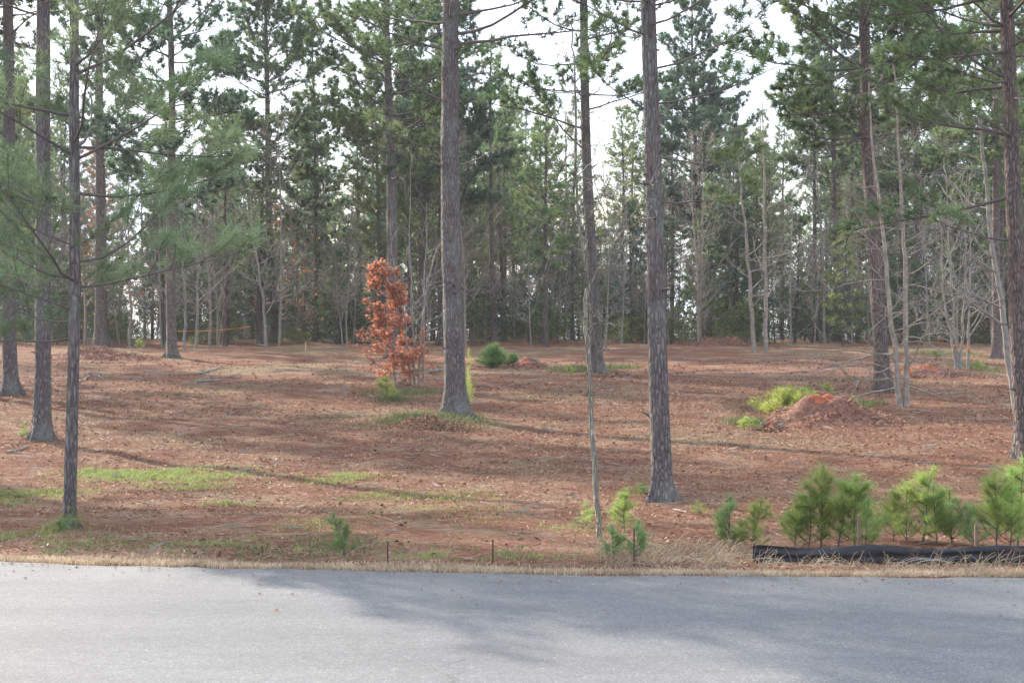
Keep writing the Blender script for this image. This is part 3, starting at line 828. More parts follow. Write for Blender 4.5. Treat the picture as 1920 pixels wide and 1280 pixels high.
russet_tree(404, 'oak_sapling', 'sparse rusty leaved sapling in front of the bright gap on the left', 225, 650, 8.0, 2.2, 700, size=.14)

def shrub_mesh(seed, W, H, n, size, m, dome=1.0):
    rng = np.random.default_rng(seed)
    # clumps spread through the volume, each of many small leaves
    nc = 46; a = rng.uniform(0, 6.28, nc); rr = np.sqrt(rng.uniform(0, 1, nc)); hz = rng.uniform(.05, 1, nc)
    prof = np.sqrt(np.maximum(.05, 1 - (hz * dome) ** 2)) * .9 + .1
    c = np.stack([np.cos(a) * rr * W * prof, np.sin(a) * rr * W * prof, hz * H], 1)
    p = c[rng.integers(0, nc, n)] + rng.normal(0, 1, (n, 3)) * np.array([W * .15, W * .15, H * .07])
    p[:, 2] = np.maximum(p[:, 2], .02)
    b = MB(); leaf_quads(b, rng, p, size)
    s = MB()
    for q in c[::2]:
        pl = refine([(0, 0, -.05), (q[0] * .4, q[1] * .4, q[2] * .5), q], 3, rng, .01); s.tube(pl, np.linspace(.012, .004, len(pl)), 3)
    return b.mesh('foliage', [M[m]], False), s.mesh('stems', [M['dim']])

def shrub(seed, name, label, px, row, W, H, n, size, m, cat='shrub', group=None):
    x, y, z = ground_at(px, row); o = thing(name, label, cat, (x, y, z), 0, group)
    f, s = shrub_mesh(seed, W, H, n, size, m)
    link('foliage', f, o); link('stems', s, o); return o
shrub(501, 'evergreen_shrub', 'glossy dark evergreen shrub at the far edge behind the wooden stake', 632, 642, 1.3, 2.4, 4500, .10, 'myrtle')
proto_sh = []
for k, (W, H, m, sz) in enumerate([(1.6, 2.6, 'myrtle', .12), (1.4, 1.7, 'olive', .11), (1.9, 3.6, 'myrtle', .13), (1.2, 1.1, 'olive', .09)]):
    o = link('evergreen_shrub', None); f, s = shrub_mesh(510 + k, W, H, 2600, sz, m)
    KIDS[o.name] = [link('foliage', f, o), link('stems', s, o)]; o['H'] = H; proto_sh.append(o)
scatter(proto_sh, 75, 66, 96, 'low leafy background shrub', 'shrub', 'background shrubs', 1.3, xr=.35, hfix=False, hmul=(.6, 1.2), skip=lambda p, y: 225 < p < 285)

scatter(proto_sh, 75, 97, 150, 'distant low shrub', 'shrub', 'distant low shrubs', 1.6, xr=.34, hfix=False, hmul=(1.0, 1.7), skip=lambda p, y: 215 < p < 290)
# ------------------------------------------------------------------ pine seedlings
def seedling_mesh(seed, H, lush, m, nd=.165, wd=.0034, K=28):
    rng = np.random.default_rng(seed); s = MB(); f = MB(); tp = []; td = []
    main = curve(rng, (0, 0, -.03), (rng.normal(0, .06), rng.normal(0, .06), 1), H + .03, 8, .3, .05)
    s.tube(main, np.linspace(.009, .004, 9), 5)
    for k in range(8):
        t = main[k]
        if k >= 2: tp.append(t); td.append((0, 0, 1))
    for q in range(3): tp.append(main[-1] - np.array([0, 0, .03 * q])); td.append((rng.normal(0, .1), rng.normal(0, .1), 1))
    for k in range(int(lush * 1.8)):
        i = rng.integers(1, 7); az = rng.uniform(0, 6.28); L = H * rng.uniform(.2, .42) * (1.15 - i / 9)
        c = curve(rng, main[i], (math.cos(az), math.sin(az), rng.uniform(.5, 1.1)), L, 4, .6, .08)
        s.tube(c, np.linspace(.005, .003, 5), 3)
        for j in (2, 3, 4): tp.append(c[j]); td.append(norm(c[j] - c[j - 1]) + np.array([0, 0, .3]))
        tp.append(c[4]); td.append((0, 0, 1))
    needles(f, rng, tp, td, K, nd, wd, spread_=(12, 70), shoot=.07, droop=.25)
    return s.mesh('stem', [M['branch']]), f.mesh('needles', [M[m]], False)
SEED = [seedling_mesh(600 + i, 1.0, lush, m) for i, (lush, m) in enumerate([(10, 'needle_young'), (14, 'needle_young'), (18, 'needle_young'), (8, 'needle_young'), (14, 'needle_dark_young')])]
seeds = [  # px, foot row, top row, variant, label
 (1172, 1000, 912, 2, 'bright green pine seedling between the bent sapling and the large roadside pine'),
 (1190, 1052, 972, 4, 'dusky low pine seedling in dry weeds below the large roadside pine'),
 (1148, 1050, 982, 4, 'small dusky seedling in the verge under the bent sapling'),
 (1100, 985, 938, 3, 'tiny bright seedling just left of the bent sapling foot'),
 (1208, 925, 898, 3, 'tiny seedling at the left foot of the large roadside pine'),
 (1312, 965, 938, 3, 'tiny yellow green seedling right of the large roadside pine'),
 (1370, 1036, 920, 4, 'dark green pine seedling, left of the pair before the black fence end'),
 (1406, 1038, 925, 1, 'slim pine seedling with pale tip right beside the dark green one'),
 (1490, 1030, 925, 2, 'leftmost seedling of the thick row behind the black fence'),
 (1518, 1032, 912, 1, 'second seedling from the left in the thick row behind the black fence'),
 (1541, 1030, 862, 1, 'tallest seedling at the left part of the row behind the black fence'),
 (1571, 1032, 882, 2, 'bushy seedling just right of the tallest left one behind the fence'),
 (1602, 1030, 885, 1, 'upright bushy seedling left of the dark stake behind the fence'),
 (1622, 1034, 930, 3, 'thin seedling directly at the dark stake behind the fence'),
 (1675, 1015, 905, 2, 'short spreading seedling starting the middle group behind the fence'),
 (1700, 1020, 915, 3, 'small seedling left of the tall pointed one in the middle group'),
 (1730, 1018, 865, 2, 'tall pointed bright seedling in the middle group behind the fence'),
 (1757, 1022, 905, 1, 'rounded seedling right of the tall pointed one in the middle group'),
 (1785, 1020, 915, 3, 'thin seedling at the right end of the middle group behind the fence'),
 (1832, 1030, 925, 4, 'dusky seedling around the right hand stake behind the fence'),
 (1868, 1026, 875, 1, 'tall seedling left of the tallest one at the right edge'),
 (1893, 1028, 905, 2, 'low bushy seedling between the two tall ones at the right edge'),
 (1908, 1024, 852, 1, 'tallest seedling at the right edge of the picture'),
 (648, 1048, 958, 4, 'lone dark green seedling by the verge, left of the rusty posts'),
 (128, 990, 945, 3, 'green sprout at the foot of the slender left pine'),
 (108, 1000, 962, 4, 'dusky sprout left of the slender pine foot'),
 (42, 822, 790, 3, 'small sprout left of the thick left pine'),
 (84, 822, 788, 1, 'bright sprout against the foot of the thick left pine'),
 (725, 752, 700, 2, 'fresh green seedling left below the russet sapling'),
 (876, 742, 690, 3, 'wispy seedling immediately right of the middle pine trunk'),
 (880, 775, 650, 3, 'thin tall seedling grown beside the middle pine'),
 (838, 783, 752, 4, 'green tuft at the left foot of the middle pine'),
 (1480, 775, 722, 2, 'yellow green young pine on the left flank of the clay mound'),
 (1462, 772, 728, 1, 'leftmost yellow green young pine by the clay mound'),
 (1510, 762, 720, 1, 'yellow green young pine behind the clay mound top'),
 (1552, 745, 714, 2, 'lemon tinted small pine on the far side of the clay mound'),
 (1600, 775, 738, 2, 'spreading small pine on the right flank of the clay mound'),
 (1630, 785, 752, 1, 'rightmost small pine low on the clay mound'),
 (1395, 806, 778, 2, 'low yellow green tuft left of the clay mound'),
 (1412, 808, 782, 1, 'low yellow green tuft beside the torn stump'),
 (1070, 705, 682, 2, 'small green tuft left of the pine right of centre'),
 (1755, 672, 655, 2, 'low green plant left of the ribboned clump at the right'),
 (1835, 696, 672, 2, 'low green plant right of the ribboned clump at the right'),
 (262, 654, 632, 2, 'bright yellow green young pine before the gap on the left'),
]
def row_top_thin(px): return px in (880, 876)
rs = np.random.default_rng(9)
for k, (px, r0, r1, v, lab) in enumerate(seeds):
    x, y, z = ground_at(px, r0); H = (r0 - r1) / 2955 * y
    o = thing('pine_seedling', lab, 'pine seedling', (x, y, z), rs.uniform(0, 6.28), 'pine seedlings')
    if y < 25: wide = max(H * 1.4, .46)
    else: wide = max(H * 1.6, .5)
    if row_top_thin(px): wide = .45
    o.scale = (wide, wide, H * .96); o.rotation_euler.x = rs.normal(0, .07); o.rotation_euler.y = rs.normal(0, .07)
    s, f = SEED[v]
    link('stem', s, o); link('needles', f, o)
# dense dark young pine bush beside the heap in the centre
def bush(seed, label, px, row, W, H, m, n):
    rng = np.random.default_rng(seed); x, y, z = ground_at(px, row); o = thing('pine_bush', label, 'pine bush', (x, y, z))
    s = MB(); f = MB(); tp = []; td = []
    for k in range(n):
        az = rng.uniform(0, 6.28); e_ = R(rng.uniform(15, 88))
        d = np.array([math.cos(az) * math.cos(e_) * W, math.sin(az) * math.cos(e_) * W, math.sin(e_) * H])
        c = refine([(0, 0, 0), d * .5, d * rng.uniform(.7, 1)], 3, rng, .01); s.tube(c, np.linspace(.01, .004, len(c)), 3)
        for j in range(2, len(c)): tp.append(c[j]); td.append(norm(c[j] - c[j - 1]) + np.array([0, 0, .4]))
    needles(f, rng, tp, td, 18, .17, .010)
    link('stems', s.mesh('stems', [M['branch']]), o); link('needles', f.mesh('needles', [M[m]], False), o)
bush(701, 'dense dark green pine bush beside the red dirt heap near the middle', 925, 688, .58, .68, 'needle_dark_young', 90)
bush(702, 'smaller dark green pine bush between the dense bush and red dirt heap', 962, 688, .3, .42, 'needle_dark_young', 34)
bush(703, 'yellow green bush spreading on the left side of the clay mound', 1482, 778, .95, .55, 'needle_yellow', 110)

# ------------------------------------------------------------------ dirt mounds, brush, debris
def mound(seed, name, label, px, row, W, D, H, m, cat='dirt mound', cap=None, lumps=.35):
    rng = np.random.default_rng(seed); x, y, z = ground_at(px, row); o = thing(name, label, cat, (x, y, z))
    n = 64; u = np.linspace(-1.25, 1.25, n); X, Y = np.meshgrid(u, u)
    rr = np.sqrt(X ** 2 + Y ** 2)
    s = seed
    Z = H * (np.exp(-(rr * 1.45) ** 2) * (1 + lumps * (fbm(X * 3 + 9, Y * 3 + 9, s) - .47) * 3) + .5 * lumps * (fbm(X * 7 + 9, Y * 7 + 4, s + 3) - .5) * np.exp(-rr ** 2))
    Z = Z - .04 - .10 * np.clip(rr - 1, 0, 1)
    gx = X * W; gy = Y * D
    Z = Z + terrain(gx + x, gy + y) - z
    i = np.arange(n - 1)[:, None] * n; j = np.arange(n - 1)[None, :]
    q = np.stack([i + j, i + j + 1, i + n + j + 1, i + n + j], -1).reshape(-1, 4)
    b = MB(); b.add(np.stack([gx, gy, Z], -1), q, 4)
    me = b.mesh('soil', [M[m]] + ([M[cap]] if cap else []))
    if cap:
        cz = np.exp(-(((X + .12) * 2.6) ** 2 + ((Y + .25) * 2.2) ** 2)) + .35 * (fbm(X * 5, Y * 5, s + 8) - .5)
        cf = cz[:-1, :-1].ravel() > .8
        me.polygons.foreach_set('material_index', cf.astype(np.int32))
    link('soil', me, o)
    lx, ly = rng.uniform(-1.05, 1.05, (2, int(900 * min(1.5, W))))
    hh = np.exp(-((lx ** 2 + ly ** 2) * 1.45 ** 2))
    if cap: kp = ~((np.exp(-(((lx + .12) * 2.6) ** 2 + ((ly + .25) * 2.2) ** 2)) > .4) & (rng.uniform(0, 1, len(lx)) < .9)); lx, ly, hh = lx[kp], ly[kp], hh[kp]
    ii = np.clip(((lx + 1.25) / 2.5 * (n - 1)).round().astype(int), 0, n - 1); jj = np.clip(((ly + 1.25) / 2.5 * (n - 1)).round().astype(int), 0, n - 1)
    lp = np.stack([lx * W, ly * D, Z[jj, ii] + .02], 1)
    lb = MB(); leaf_quads(lb, rng, lp, .11, 0, .35, .3); leaf_quads(lb, rng, lp[::2] + .03, .07, 1, .4, .6)
    lo = link('litter', lb.mesh('litter', [M['strawm'], M['litterleaf']], False), o); lo['kind'] = 'stuff'
    # torn roots and sticks poking out
    st = MB()
    for k in range(26):
        a = rng.uniform(0, 6.28); q = rng.uniform(.1, .95); p = np.array([math.cos(a) * q * W, math.sin(a) * q * D, 0])
        p[2] = H * math.exp(-(q * 1.45) ** 2) + terrain(p[0] + x, p[1] + y) - z
        c = curve(rng, p, (rng.normal(), rng.normal(), rng.uniform(-.2, .4)), rng.uniform(.1, .45), 4, -.2, .2); st.tube(c, np.linspace(.010, .004, 5), 4)
    link('roots', st.mesh('roots', [M['dim']]), o)['kind'] = 'stuff'
    return o
mound(801, 'clay_mound', 'red clay mound with bare orange top among yellow green pines', 1548, 792, 1.35, 1.0, .58, 'dirt', cap='clay')
mound(802, 'dirt_mound', 'low reddish dirt heap right of the dark pine bush', 988, 690, .75, .6, .32, 'dirt', cap='clay')
mound(803, 'dirt_mound', 'long dark dirt bank at the left under the dark trunked pine', 185, 672, 1.9, 1.0, .42, 'dirt')
mound(804, 'brush_pile', 'brown brush and dirt pile at the far edge beside the pale bare tree', 1010, 641, 1.2, .9, .34, 'dirt', 'brush pile', lumps=.9)
mound(805, 'dirt_mound', 'rounded dirt pile at the far edge left of the pale twin stems', 1350, 648, 1.7, 1.0, .42, 'dirt', lumps=.7)
mound(806, 'dirt_mound', 'small clay bump at the far edge behind the pine right of centre', 1195, 640, 1.0, .7, .22, 'dirt', cap='clay')
mound(807, 'dirt_mound', 'low mound of needles and soil under the middle pine', 800, 800, .95, .6, .16, 'dirt', lumps=.5)
mound(808, 'dirt_mound', 'dark soil bank under the ribboned clump at the right', 1745, 702, 1.5, .8, .26, 'dirt', cap='clay')
mound(809, 'torn_stump', 'torn orange brown stump root lump left below the clay mound', 1442, 808, .28, .25, .16, 'dirt', 'stump', cap='clay', lumps=1.2)
mound(810, 'dirt_mound', 'small soil rise at the foot of the pine right of centre', 1145, 706, .8, .55, .13, 'dirt', lumps=.6)
mound(811, 'torn_stump', 'dark broken stump at the foot of the russet sapling', 757, 727, .3, .25, .14, 'dirt', 'stump', lumps=1.2)

def stick(name, label, pix, r, m='dim', cat='fallen branch', twigs=3, seed=0):
    rng = np.random.default_rng(900 + seed); pts = np.array([ground_at(*p) for p in pix]); o = thing(name, label, cat, tuple(pts[0]))
    P = refine(pts - pts[0], 4, rng, .012); P[:, 2] = [tz(p[0] + pts[0][0], p[1] + pts[0][1]) - pts[0][2] + r for p in P]
    b = MB(); b.tube(P, np.linspace(r, r * .5, len(P)), 6, cap=True)
    link('stem', b.mesh('stem', [M[m]]), o)
    for k in range(twigs):
        c = curve(rng, P[rng.integers(1, len(P))], (rng.normal(), rng.normal() * .5, .5), rng.uniform(.15, .5), 4, .1, .2); b = MB(); b.tube(c, np.linspace(r * .4, r * .15, 5), 4)
        link('twig', b.mesh('twig', [M[m]]), o)
stick('fallen_log', 'short dark fallen log on the pale patch left of centre', [(370, 719), (416, 717)], .06, 'dim', 'log', 1, 1)
stick('fallen_log', 'dark log lying behind the middle pine, left of it', [(802, 701), (836, 699)], .07, 'dim', 'log', 1, 2)
stick('fallen_branch', 'long thin fallen branch lying right of the low dirt bank', [(365, 702), (412, 690)], .03, 'dim', seed=3)
stick('fallen_branch', 'pale fallen branches beside the left pine trunks', [(143, 722), (170, 705), (196, 712)], .03, 'grey', seed=4, twigs=6)
stick('fallen_branch', 'fallen branch lying in needles before the thick left pine', [(12, 850), (60, 838)], .02, 'dim', seed=5)
stick('fallen_branch', 'pale stick lying right of the large roadside pine foot', [(1262, 957), (1292, 962)], .012, 'greyer', seed=6, twigs=0)
stick('fallen_branch', 'dark stick lying right of the pine right of centre', [(1128, 657), (1143, 656)], .03, 'dim', seed=7, twigs=1)
stick('fallen_branch', 'pale brushwood lying on the right side of the clay mound', [(1640, 800), (1600, 790), (1570, 792)], .014, 'grey', seed=8, twigs=8)
stick('fallen_branch', 'bent dead branch leaning at the far left of centre, by the orange tape', [(500, 650), (470, 645)], .04, 'dim', seed=10, twigs=4)

# ------------------------------------------------------------------ silt fence, posts, markers
def box(mb, c, s, m=0):
    c = np.array(c); s = np.array(s) / 2
    v = np.array([[x, y, z] for x in (-1, 1) for y in (-1, 1) for z in (-1, 1)]) * s + c
    mb.add(v, [[0, 1, 3, 2], [4, 6, 7, 5], [0, 4, 5, 1], [2, 3, 7, 6], [0, 2, 6, 4], [1, 5, 7, 3]], 4, m)

def silt_fence():
    pts = [ground_at(px, 1056 + (px - 1410) * .008) for px in range(1412, 2300, 12)]
    X = np.array([p[0] for p in pts]); Y = np.array([p[1] for p in pts])
    fx, fy = X[0], Y[0]
    o = thing('silt_fence', 'low black fabric silt fence running behind the dry grass at the right verge', 'silt fence', (fx, fy, tz(fx, fy)))
    z0 = tz(fx, fy); xs = np.arange(0, 5.2, .03); yb = np.interp(xs + fx, X, Y)
    rng = np.random.default_rng(31)
    b = MB(); nlev = 12; rows = []
    for k in range(nlev):
        t = k / (nlev - 1)
        tight = .145 + .008 * np.cos(xs * 2 * PI / .9) + .02 * (vnoise(xs * 2.2, xs * 0, 4) - .5)
        zz = terrain(xs + fx, yb) - z0 - .01 + tight * t
        yy = yb - fy + .010 * np.sin(t * 13 + 4 * vnoise(xs * 1.3, xs * 0 + t * 2, 8)) + .018 * (vnoise(xs * 2.6, xs * 0 + t * 1.5, 9) - .5) + .010 * (vnoise(xs * 9, xs * 0 + t * 4, 10) - .5)
        rows.append(np.stack([xs, yy, zz], 1))
    V = np.array(rows); n = len(xs); i = np.arange(nlev - 1)[:, None] * n; j = np.arange(n - 1)[None, :]
    q = np.stack([i + j, i + j + 1, i + n + j + 1, i + n + j], -1).reshape(-1, 4)
    b.add(V.reshape(-1, 3), q, 4)
    fo = link('fabric', b.mesh('fabric', [M['fabric']]), o)
    sm = fo.modifiers.new('thickness', 'SOLIDIFY'); sm.thickness = .003
    for px, top in ((1416, 1018), (1613, 968), (1834, 985), (1990, 985)):
        x, y, z = ground_at(px, 1054); h = (1054 - top) / 2955 * y
        s = MB(); box(s, (x - fx, y - fy + .05, z - z0 + h / 2 - .05), (.022, .022, h + .1))
        link('stake', s.mesh('stake', [M['stake']], False), o)
silt_fence()
for px, r0, r1, lab in ((492, 1047, 1024, 'short rusty iron post in the verge, leftmost and smallest of the row'), (727, 1055, 1014, 'rusty iron post in the verge, middle one of the row'),
                        (924, 1057, 1012, 'rusty iron post in the verge, nearest the bent sapling'), (1189, 1060, 990, 'rusty iron post among dry weeds below the large roadside pine')):
    x, y, z = ground_at(px, r0); h = (r0 - r1) / 2955 * y
    b = MB(); ww = .011
    box(b, (0, 0, h / 2 - .05), (ww, .004, h + .1)); box(b, (0, -.009, h / 2 - .05), (.004, .014, h + .1))
    for k in range(5): box(b, (0, -.018, h * (.15 + .18 * k)), (.009, .006, .006))
    tag(link('iron_post', b.mesh('iron_post', [M['rust']], False), None, (x, y, z)), lab, 'post', 'rusty posts along the verge')
for px, r0, r1, lab in ((573, 658, 644, 'small pale wooden survey stake in the clearing left of the russet sapling'), (636, 638, 631, 'tiny pale wooden stake at the far edge before the evergreen shrub')):
    x, y, z = ground_at(px, r0); h = (r0 - r1) / 2955 * y
    b = MB(); box(b, (0, 0, h / 2 - .04), (.05, .03, h + .08)); b.add([(-.025, -.015, h), (.025, -.015, h), (.025, .015, h), (-.025, .015, h), (0, 0, h + .04)], [[0, 1, 4], [1, 2, 4], [2, 3, 4], [3, 0, 4]], 3)
    tag(link('survey_stake', b.mesh('survey_stake', [M['newwood']], False), None, (x, y, z)), lab, 'stake', 'survey stakes')

def ribbon(label, pts, wd, name='ribbon', sag=.05):
    rng = np.random.default_rng(int(pts[0][0] * 10) % 999); pts = np.array(pts, float)
    n = 26; t = np.linspace(0, 1, n); P = pts[0] + (pts[-1] - pts[0]) * t[:, None]; P[:, 2] -= sag * np.sin(t * PI)
    a = np.sin(t * 22) * .9
    U = np.stack([0 * t, np.sin(a) * wd / 2, np.cos(a) * wd / 2], 1)
    b = MB(); b.add(np.concatenate([P - U, P + U]) - pts[0], [[i, i + 1, n + i + 1, n + i] for i in range(n - 1)], 4)
    o = tag(link(name, b.mesh(name, [M['ribbon']]), None, tuple(pts[0])), label, 'ribbon')
    o.modifiers.new('thickness', 'SOLIDIFY').thickness = .002
def band(label, px, row_foot, row, rw, extra=.0):
    x, y, z = ground_at(px, row_foot); zc = EYE + (640 - row) / 2955 * y
    b = MB(); a = np.linspace(0, 2 * PI, 15)[:-1]; n = 14; rad = rw / 2955 * y / 2
    V = [(math.cos(q) * rad, math.sin(q) * .06, (k - .5) * .022 + .02 * math.sin(2 * q) + .012 * math.sin(5 * q)) for k in (0, 1) for q in a]
    b.add(V, [[i, (i + 1) % n, n + (i + 1) % n, n + i] for i in range(n)], 4)
    b.add([(rad * .6, -.07, .01), (rad * .6 + .05, -.08, .01), (rad * .6 + .10, -.075, -.16), (rad * .6 + .06, -.07, -.18)], [[0, 1, 2, 3]], 4)
    o = tag(link('ribbon', b.mesh('ribbon', [M['ribbon']]), None, (x, y, zc)), label, 'ribbon')
    o.modifiers.new('thickness', 'SOLIDIFY').thickness = .003
band('orange ribbon tied round the twin bare stems', 1695, 762, 690, 22)
band('orange ribbon tied round the clump of thin stems at the right', 1802, 692, 648, 30)
ribbon('long thin orange tape strung between the lone straight pine and stems right of it', [wpt(333, 621, 52), wpt(470, 612, 52)], .022)
ribbon('short orange tape just seen behind the bent sapling', [wpt(1110, 667, 44), wpt(1124, 668, 44)], .04)
x, y, z = ground_at(1731, 646)
b = MB(); box(b, (0, 0, .1), (.03, .03, .3)); box(b, (.02, 0, .24), (.16, .02, .12))
tag(link('marker_flag', b.mesh('marker_flag', [M['yellow']], False), None, (x, y, z)), 'small bright yellow orange marker at the far edge on the right', 'marker')

# ------------------------------------------------------------------ ground cover that nobody could count
rg = np.random.default_rng(77)
def in_view(n, d0, d1, pw=1.0, margin=1.08):
    t = rg.uniform(0, 1, n) ** pw
    y = np.sqrt(d0 ** 2 + (d1 ** 2 - d0 ** 2) * t); x = rg.uniform(-1, 1, n) * .335 * margin * y
    return x, y
def stuff(name, me, label, cat):
    o = link(name, me); return tag(o, label, cat, None, 'stuff')

def lay(name, n, d0, d1, size, asp, m, label, cat, pw=1.0, tilt=.35, thr=None):
    x, y = in_view(n, d0, d1, pw)
    keep = y > road_edge(x) + .22
    if thr: keep &= fbm(x / thr[0], y / thr[0], thr[2]) > thr[1]
    x = x[keep]; y = y[keep]; N = len(x)
    z = terrain(x, y) + rg.uniform(.002, .02, N)
    a = rg.uniform(0, 6.28, N); L = size * rg.uniform(.5, 1.3, N) * (1 + .02 * (y - 12)); W = L * asp
    d = np.stack([np.cos(a), np.sin(a), rg.normal(0, tilt * .5, N)], 1); s = np.stack([-np.sin(a), np.cos(a), rg.normal(0, tilt, N)], 1)
    p = np.stack([x, y, z], 1); up = np.array([0, 0, 1])
    L = L[:, None]; W = W[:, None]
    v = np.stack([p - d * L / 2, p + s * W / 2 + up * W * .2, p + d * L / 2, p - s * W / 2 + up * W * .2], 1)
    v[:, :, 2] = np.maximum(v[:, :, 2], z[:, None] - .004)
    i = np.arange(N)[:, None] * 4
    b = MB(); b.add(v.reshape(-1, 3), np.concatenate([i + np.array([0, 1, 2]), i + np.array([0, 2, 3])]), 3)
    return stuff(name, b.mesh(name, [M[m]], False), label, cat)
lay('pine_straw', 62000, 11.2, 42, .20, .035, 'strawm', 'reddish brown pine needles carpeting the clearing', 'pine straw', 1.1, .12)
lay('fallen_leaves', 52000, 11.2, 40, .042, .6, 'litterleaf', 'pale tan and pinkish fallen leaves strewn over the clearing floor', 'leaves', 1.15, .5, (2.5, .38, 55))
lay('bark_chips', 9000, 12, 50, .05, .5, 'dirt', 'dark bark bits and cones scattered on the clearing floor', 'bark chips', 1.0, .6)

def road_litter():
    n = 420; x = rg.uniform(-5, 5, n); y = road_edge(x) - np.abs(rg.exponential(.35, n)) - .02
    k = y > 7; x, y = x[k], y[k]
    b = MB(); leaf_quads(b, rg, np.stack([x, y, 0 * x + .012], 1), .028, 0, .08, .45)
    stuff('road_litter', b.mesh('road_litter', [M['strawm']], False), 'sparse needles and leaf bits blown onto the asphalt edge', 'litter')
road_litter()
lay('twigs', 1500, 11.6, 45, .30, .05, 'dim', 'small fallen twigs strewn over the clearing floor', 'twigs', 1.0, .3)
def blades(name, x, y, h, wd, m, label, cat, bend=.5):
    keep = y > road_edge(x) - .03 + .10 * vnoise(x * 4, x * 0, 3) + rg.uniform(-.02, .05, len(x)); x = x[keep]; y = y[keep]; N = len(x)
    h = np.broadcast_to(h, keep.shape)[keep] * rg.uniform(.5, 1.25, N)
    p = np.stack([x, y, terrain(x, y) - .01], 1); a = rg.uniform(0, 6.28, N)
    d = np.stack([np.cos(a), np.sin(a), 0 * a], 1); s = np.stack([-np.sin(a), np.cos(a), 0 * a], 1) * wd / 2
    bn = (h * rg.uniform(.1, bend, N))[:, None]; hh = h[:, None] * np.array([[0, 0, 1]])
    m1 = p + hh * .55 + d * bn * .35; tp = p + hh * .95 + d * bn
    v = np.stack([p - s, p + s, m1 - s * .8, m1 + s * .8, tp], 1).reshape(-1, 3); i = np.arange(N)[:, None] * 5
    b = MB(); b.add(v, np.concatenate([i + np.array([0, 1, 3]), i + np.array([0, 3, 2]), i + np.array([2, 3, 4])]), 3)
    return stuff(name, b.mesh(name, [M[m]], False), label, cat)
# green grass patches
gx_, gy_ = [], []
for px, row, rx, ry, n in [(290, 893, 1.1, .55, 5200), (190, 888, .5, .3, 1200), (60, 925, .7, .35, 1500), (390, 900, .5, .35, 1000), (640, 898, .45, .35, 1300), (770, 940, .6, .4, 700), (350, 915, .5, .25, 500),
                       (880, 930, .6, .4, 300), (860, 960, .8, .6, 420), (1050, 990, .7, .35, 450), (940, 1040, 1.4, .25, 600), (430, 945, .3, .2, 250), (10, 940, .4, .4, 600), (700, 930, .5, .3, 350),
                       (560, 985, .5, .3, 350), (350, 1020, .9, .3, 600), (880, 1045, .6, .2, 300), (470, 1020, 1.2, .35, 700), (1215, 925, .25, .2, 200), (70, 1000, .6, .4, 900)]:
    cx, cy, _ = ground_at(px, row)
    u = rg.normal(0, .5, (int(n * 1.35), 2)); gx_.append(cx + u[:, 0] * rx * 1.15); gy_.append(cy + u[:, 1] * ry * 1.9)
gx_ = np.concatenate(gx_); gy_ = np.concatenate(gy_)
kk = fbm(gx_ / .35, gy_ / .35, 91) > .40
blades('grass', gx_[kk], gy_[kk], .055, .006, 'grass', 'short bright green grass in patches on the bank above the road', 'grass', .9)
# far sparse olive grass
fx_, fy_ = in_view(26000, 24, 62, .9); kk = fbm(fx_ / 3.2, fy_ / 3.2, 47) > .52
blades('sparse_grass', fx_[kk], fy_[kk], .07, .014, 'drygrass', 'thin straw coloured grass over the far part of the clearing', 'grass', .9)
mx_, my_ = [], []
for px, row, rx, ry, n in [(800, 790, .9, .5, 2600), (860, 786, .5, .4, 700), (1080, 695, .8, .7, 1500), (1150, 690, .8, .6, 1000), (760, 740, .9, .5, 900), (1490, 765, .8, .5, 1800), (1400, 795, .4, .3, 800), (1590, 760, .8, .4, 800), (1760, 665, 1.5, .8, 1500), (1830, 690, .8, .5, 900), (740, 752, .5, .3, 500)]:
    cx, cy, _ = ground_at(px, row); u = rg.normal(0, .5, (n, 2)); mx_.append(cx + u[:, 0] * rx); my_.append(cy + u[:, 1] * ry * 1.6)
blades('weeds', np.concatenate(mx_), np.concatenate(my_), .16, .010, 'olive', 'olive green weeds around mounds and tree feet', 'weeds', .8)
# verge of mown dry grass along the asphalt
vx = rg.uniform(-5.2, 5.2, 30000); vy = road_edge(vx) + np.abs(rg.normal(0, .17, 30000)) * (.5 + 1.2 * vnoise(vx * 1.7, vx * 0, 61)) - .03
blades('verge_grass', vx, vy, .045, .005, 'drygrass', 'mown straw coloured grass verge along the asphalt edge', 'grass', 1.2)
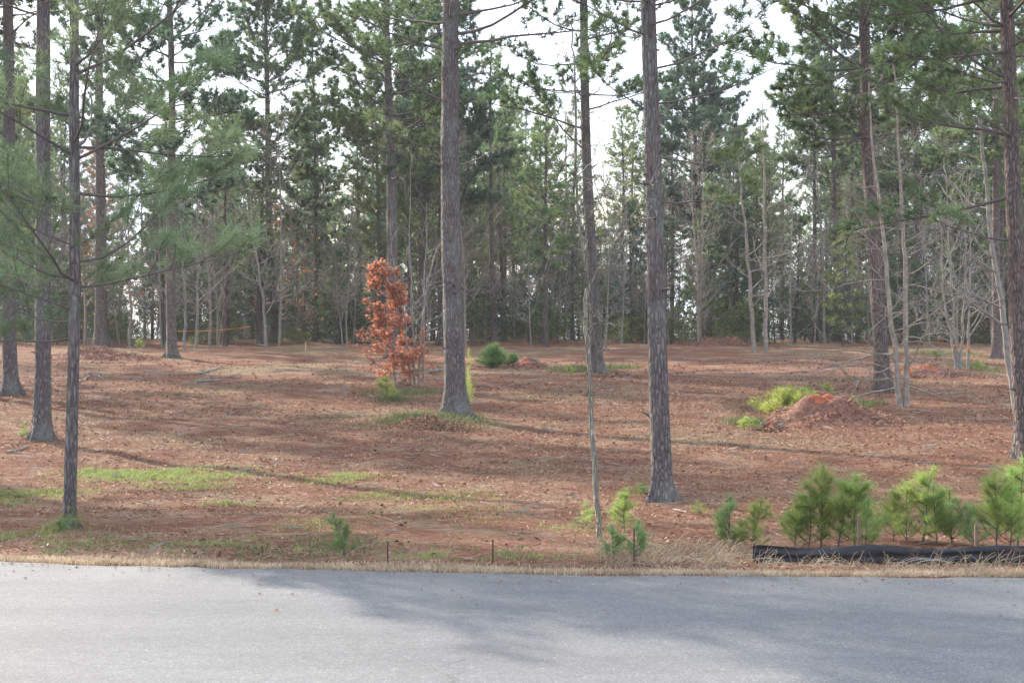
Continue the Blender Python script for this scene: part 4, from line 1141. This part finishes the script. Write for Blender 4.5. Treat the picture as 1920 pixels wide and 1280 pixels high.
# tangled dry weeds
def weeds(n, pxr, rr, hr, m, label, name='dry_weeds', r=.0019):
    b = MB()
    for k in range(n):
        px = rg.uniform(*pxr); x, y, z = ground_at(px, rg.uniform(*rr))
        h = rg.uniform(*hr); az = rg.uniform(0, 6.28); d = (math.cos(az) * .5, math.sin(az) * .3, 1)
        b.tube(curve(rg, (x, y, z - .01), d, h, 6, -rg.uniform(.5, 3.2), .10), np.linspace(r, r * .6, 7), 3)
    stuff(name, b.mesh(name, [M[m]]), label, 'weeds')
weeds(800, (1120, 1430), (1030, 1064), (.08, .28), 'drygrass', 'tangle of dry tan weed stems in the verge left of the black fence')
weeds(420, (1420, 1925), (1060, 1069), (.05, .18), 'drygrass', 'dry tan weed stems leaning over the black fence')
weeds(380, (0, 1120), (1010, 1062), (.08, .28), 'drygrass', 'scattered dry stems in the verge left of the bent sapling')
weeds(160, (580, 720), (985, 1045), (.08, .24), 'olive', 'thin green herb stems round the lone dark seedling', 'green_weeds')
def briars():
    b = MB()
    for k in range(26):
        px = rg.uniform(1180, 1900); x, y, z = ground_at(px, rg.uniform(1050, 1064)); s = rg.choice([-1, 1])
        b.tube(curve(rg, (x, y, z), (s * 1.0, -.1, .8), rg.uniform(.4, .85), 9, -2.2, .06), np.linspace(.0028, .0015, 10), 4)
    stuff('briar_canes', b.mesh('briar_canes', [M['pale']]), 'arching pale briar canes over the black fence', 'briars')
briars()
# low broad leaved green herbs in the verge
vx = rg.uniform(-4.6, 1.6, 5200); vy = road_edge(vx) + .35 + np.abs(rg.normal(0, .55, 5200)); kk = fbm(vx / .5, vy / .5, 66) > .60
vx = vx[kk]; vy = vy[kk]
b = MB(); leaf_quads(b, rg, np.stack([vx, vy, terrain(vx, vy) + np.abs(rg.normal(0, .06, len(vx)))], 1), .035)
stuff('verge_herbs', b.mesh('verge_herbs', [M['olive']], False), 'low green herbs among dry grass beside the road', 'herbs')

# ------------------------------------------------------------------ haze
hz = MB(); box(hz, (0, 0, 10), (1240, 1240, 36))
hm = bpy.data.materials.new('haze'); hm.use_nodes = True
hn = hm.node_tree.nodes; hn.clear(); ho = hn.new('ShaderNodeOutputMaterial'); hv = hn.new('ShaderNodeVolumePrincipled')
hv.inputs['Color'].default_value = (.93, .96, 1, 1); hv.inputs['Density'].default_value = .00045; hv.inputs['Anisotropy'].default_value = .3
hm.node_tree.links.new(hv.outputs[0], ho.inputs['Volume'])
tag(link('haze', hz.mesh('haze', [hm], False)), 'thin pale haze filling the wood', 'haze', None, 'stuff')
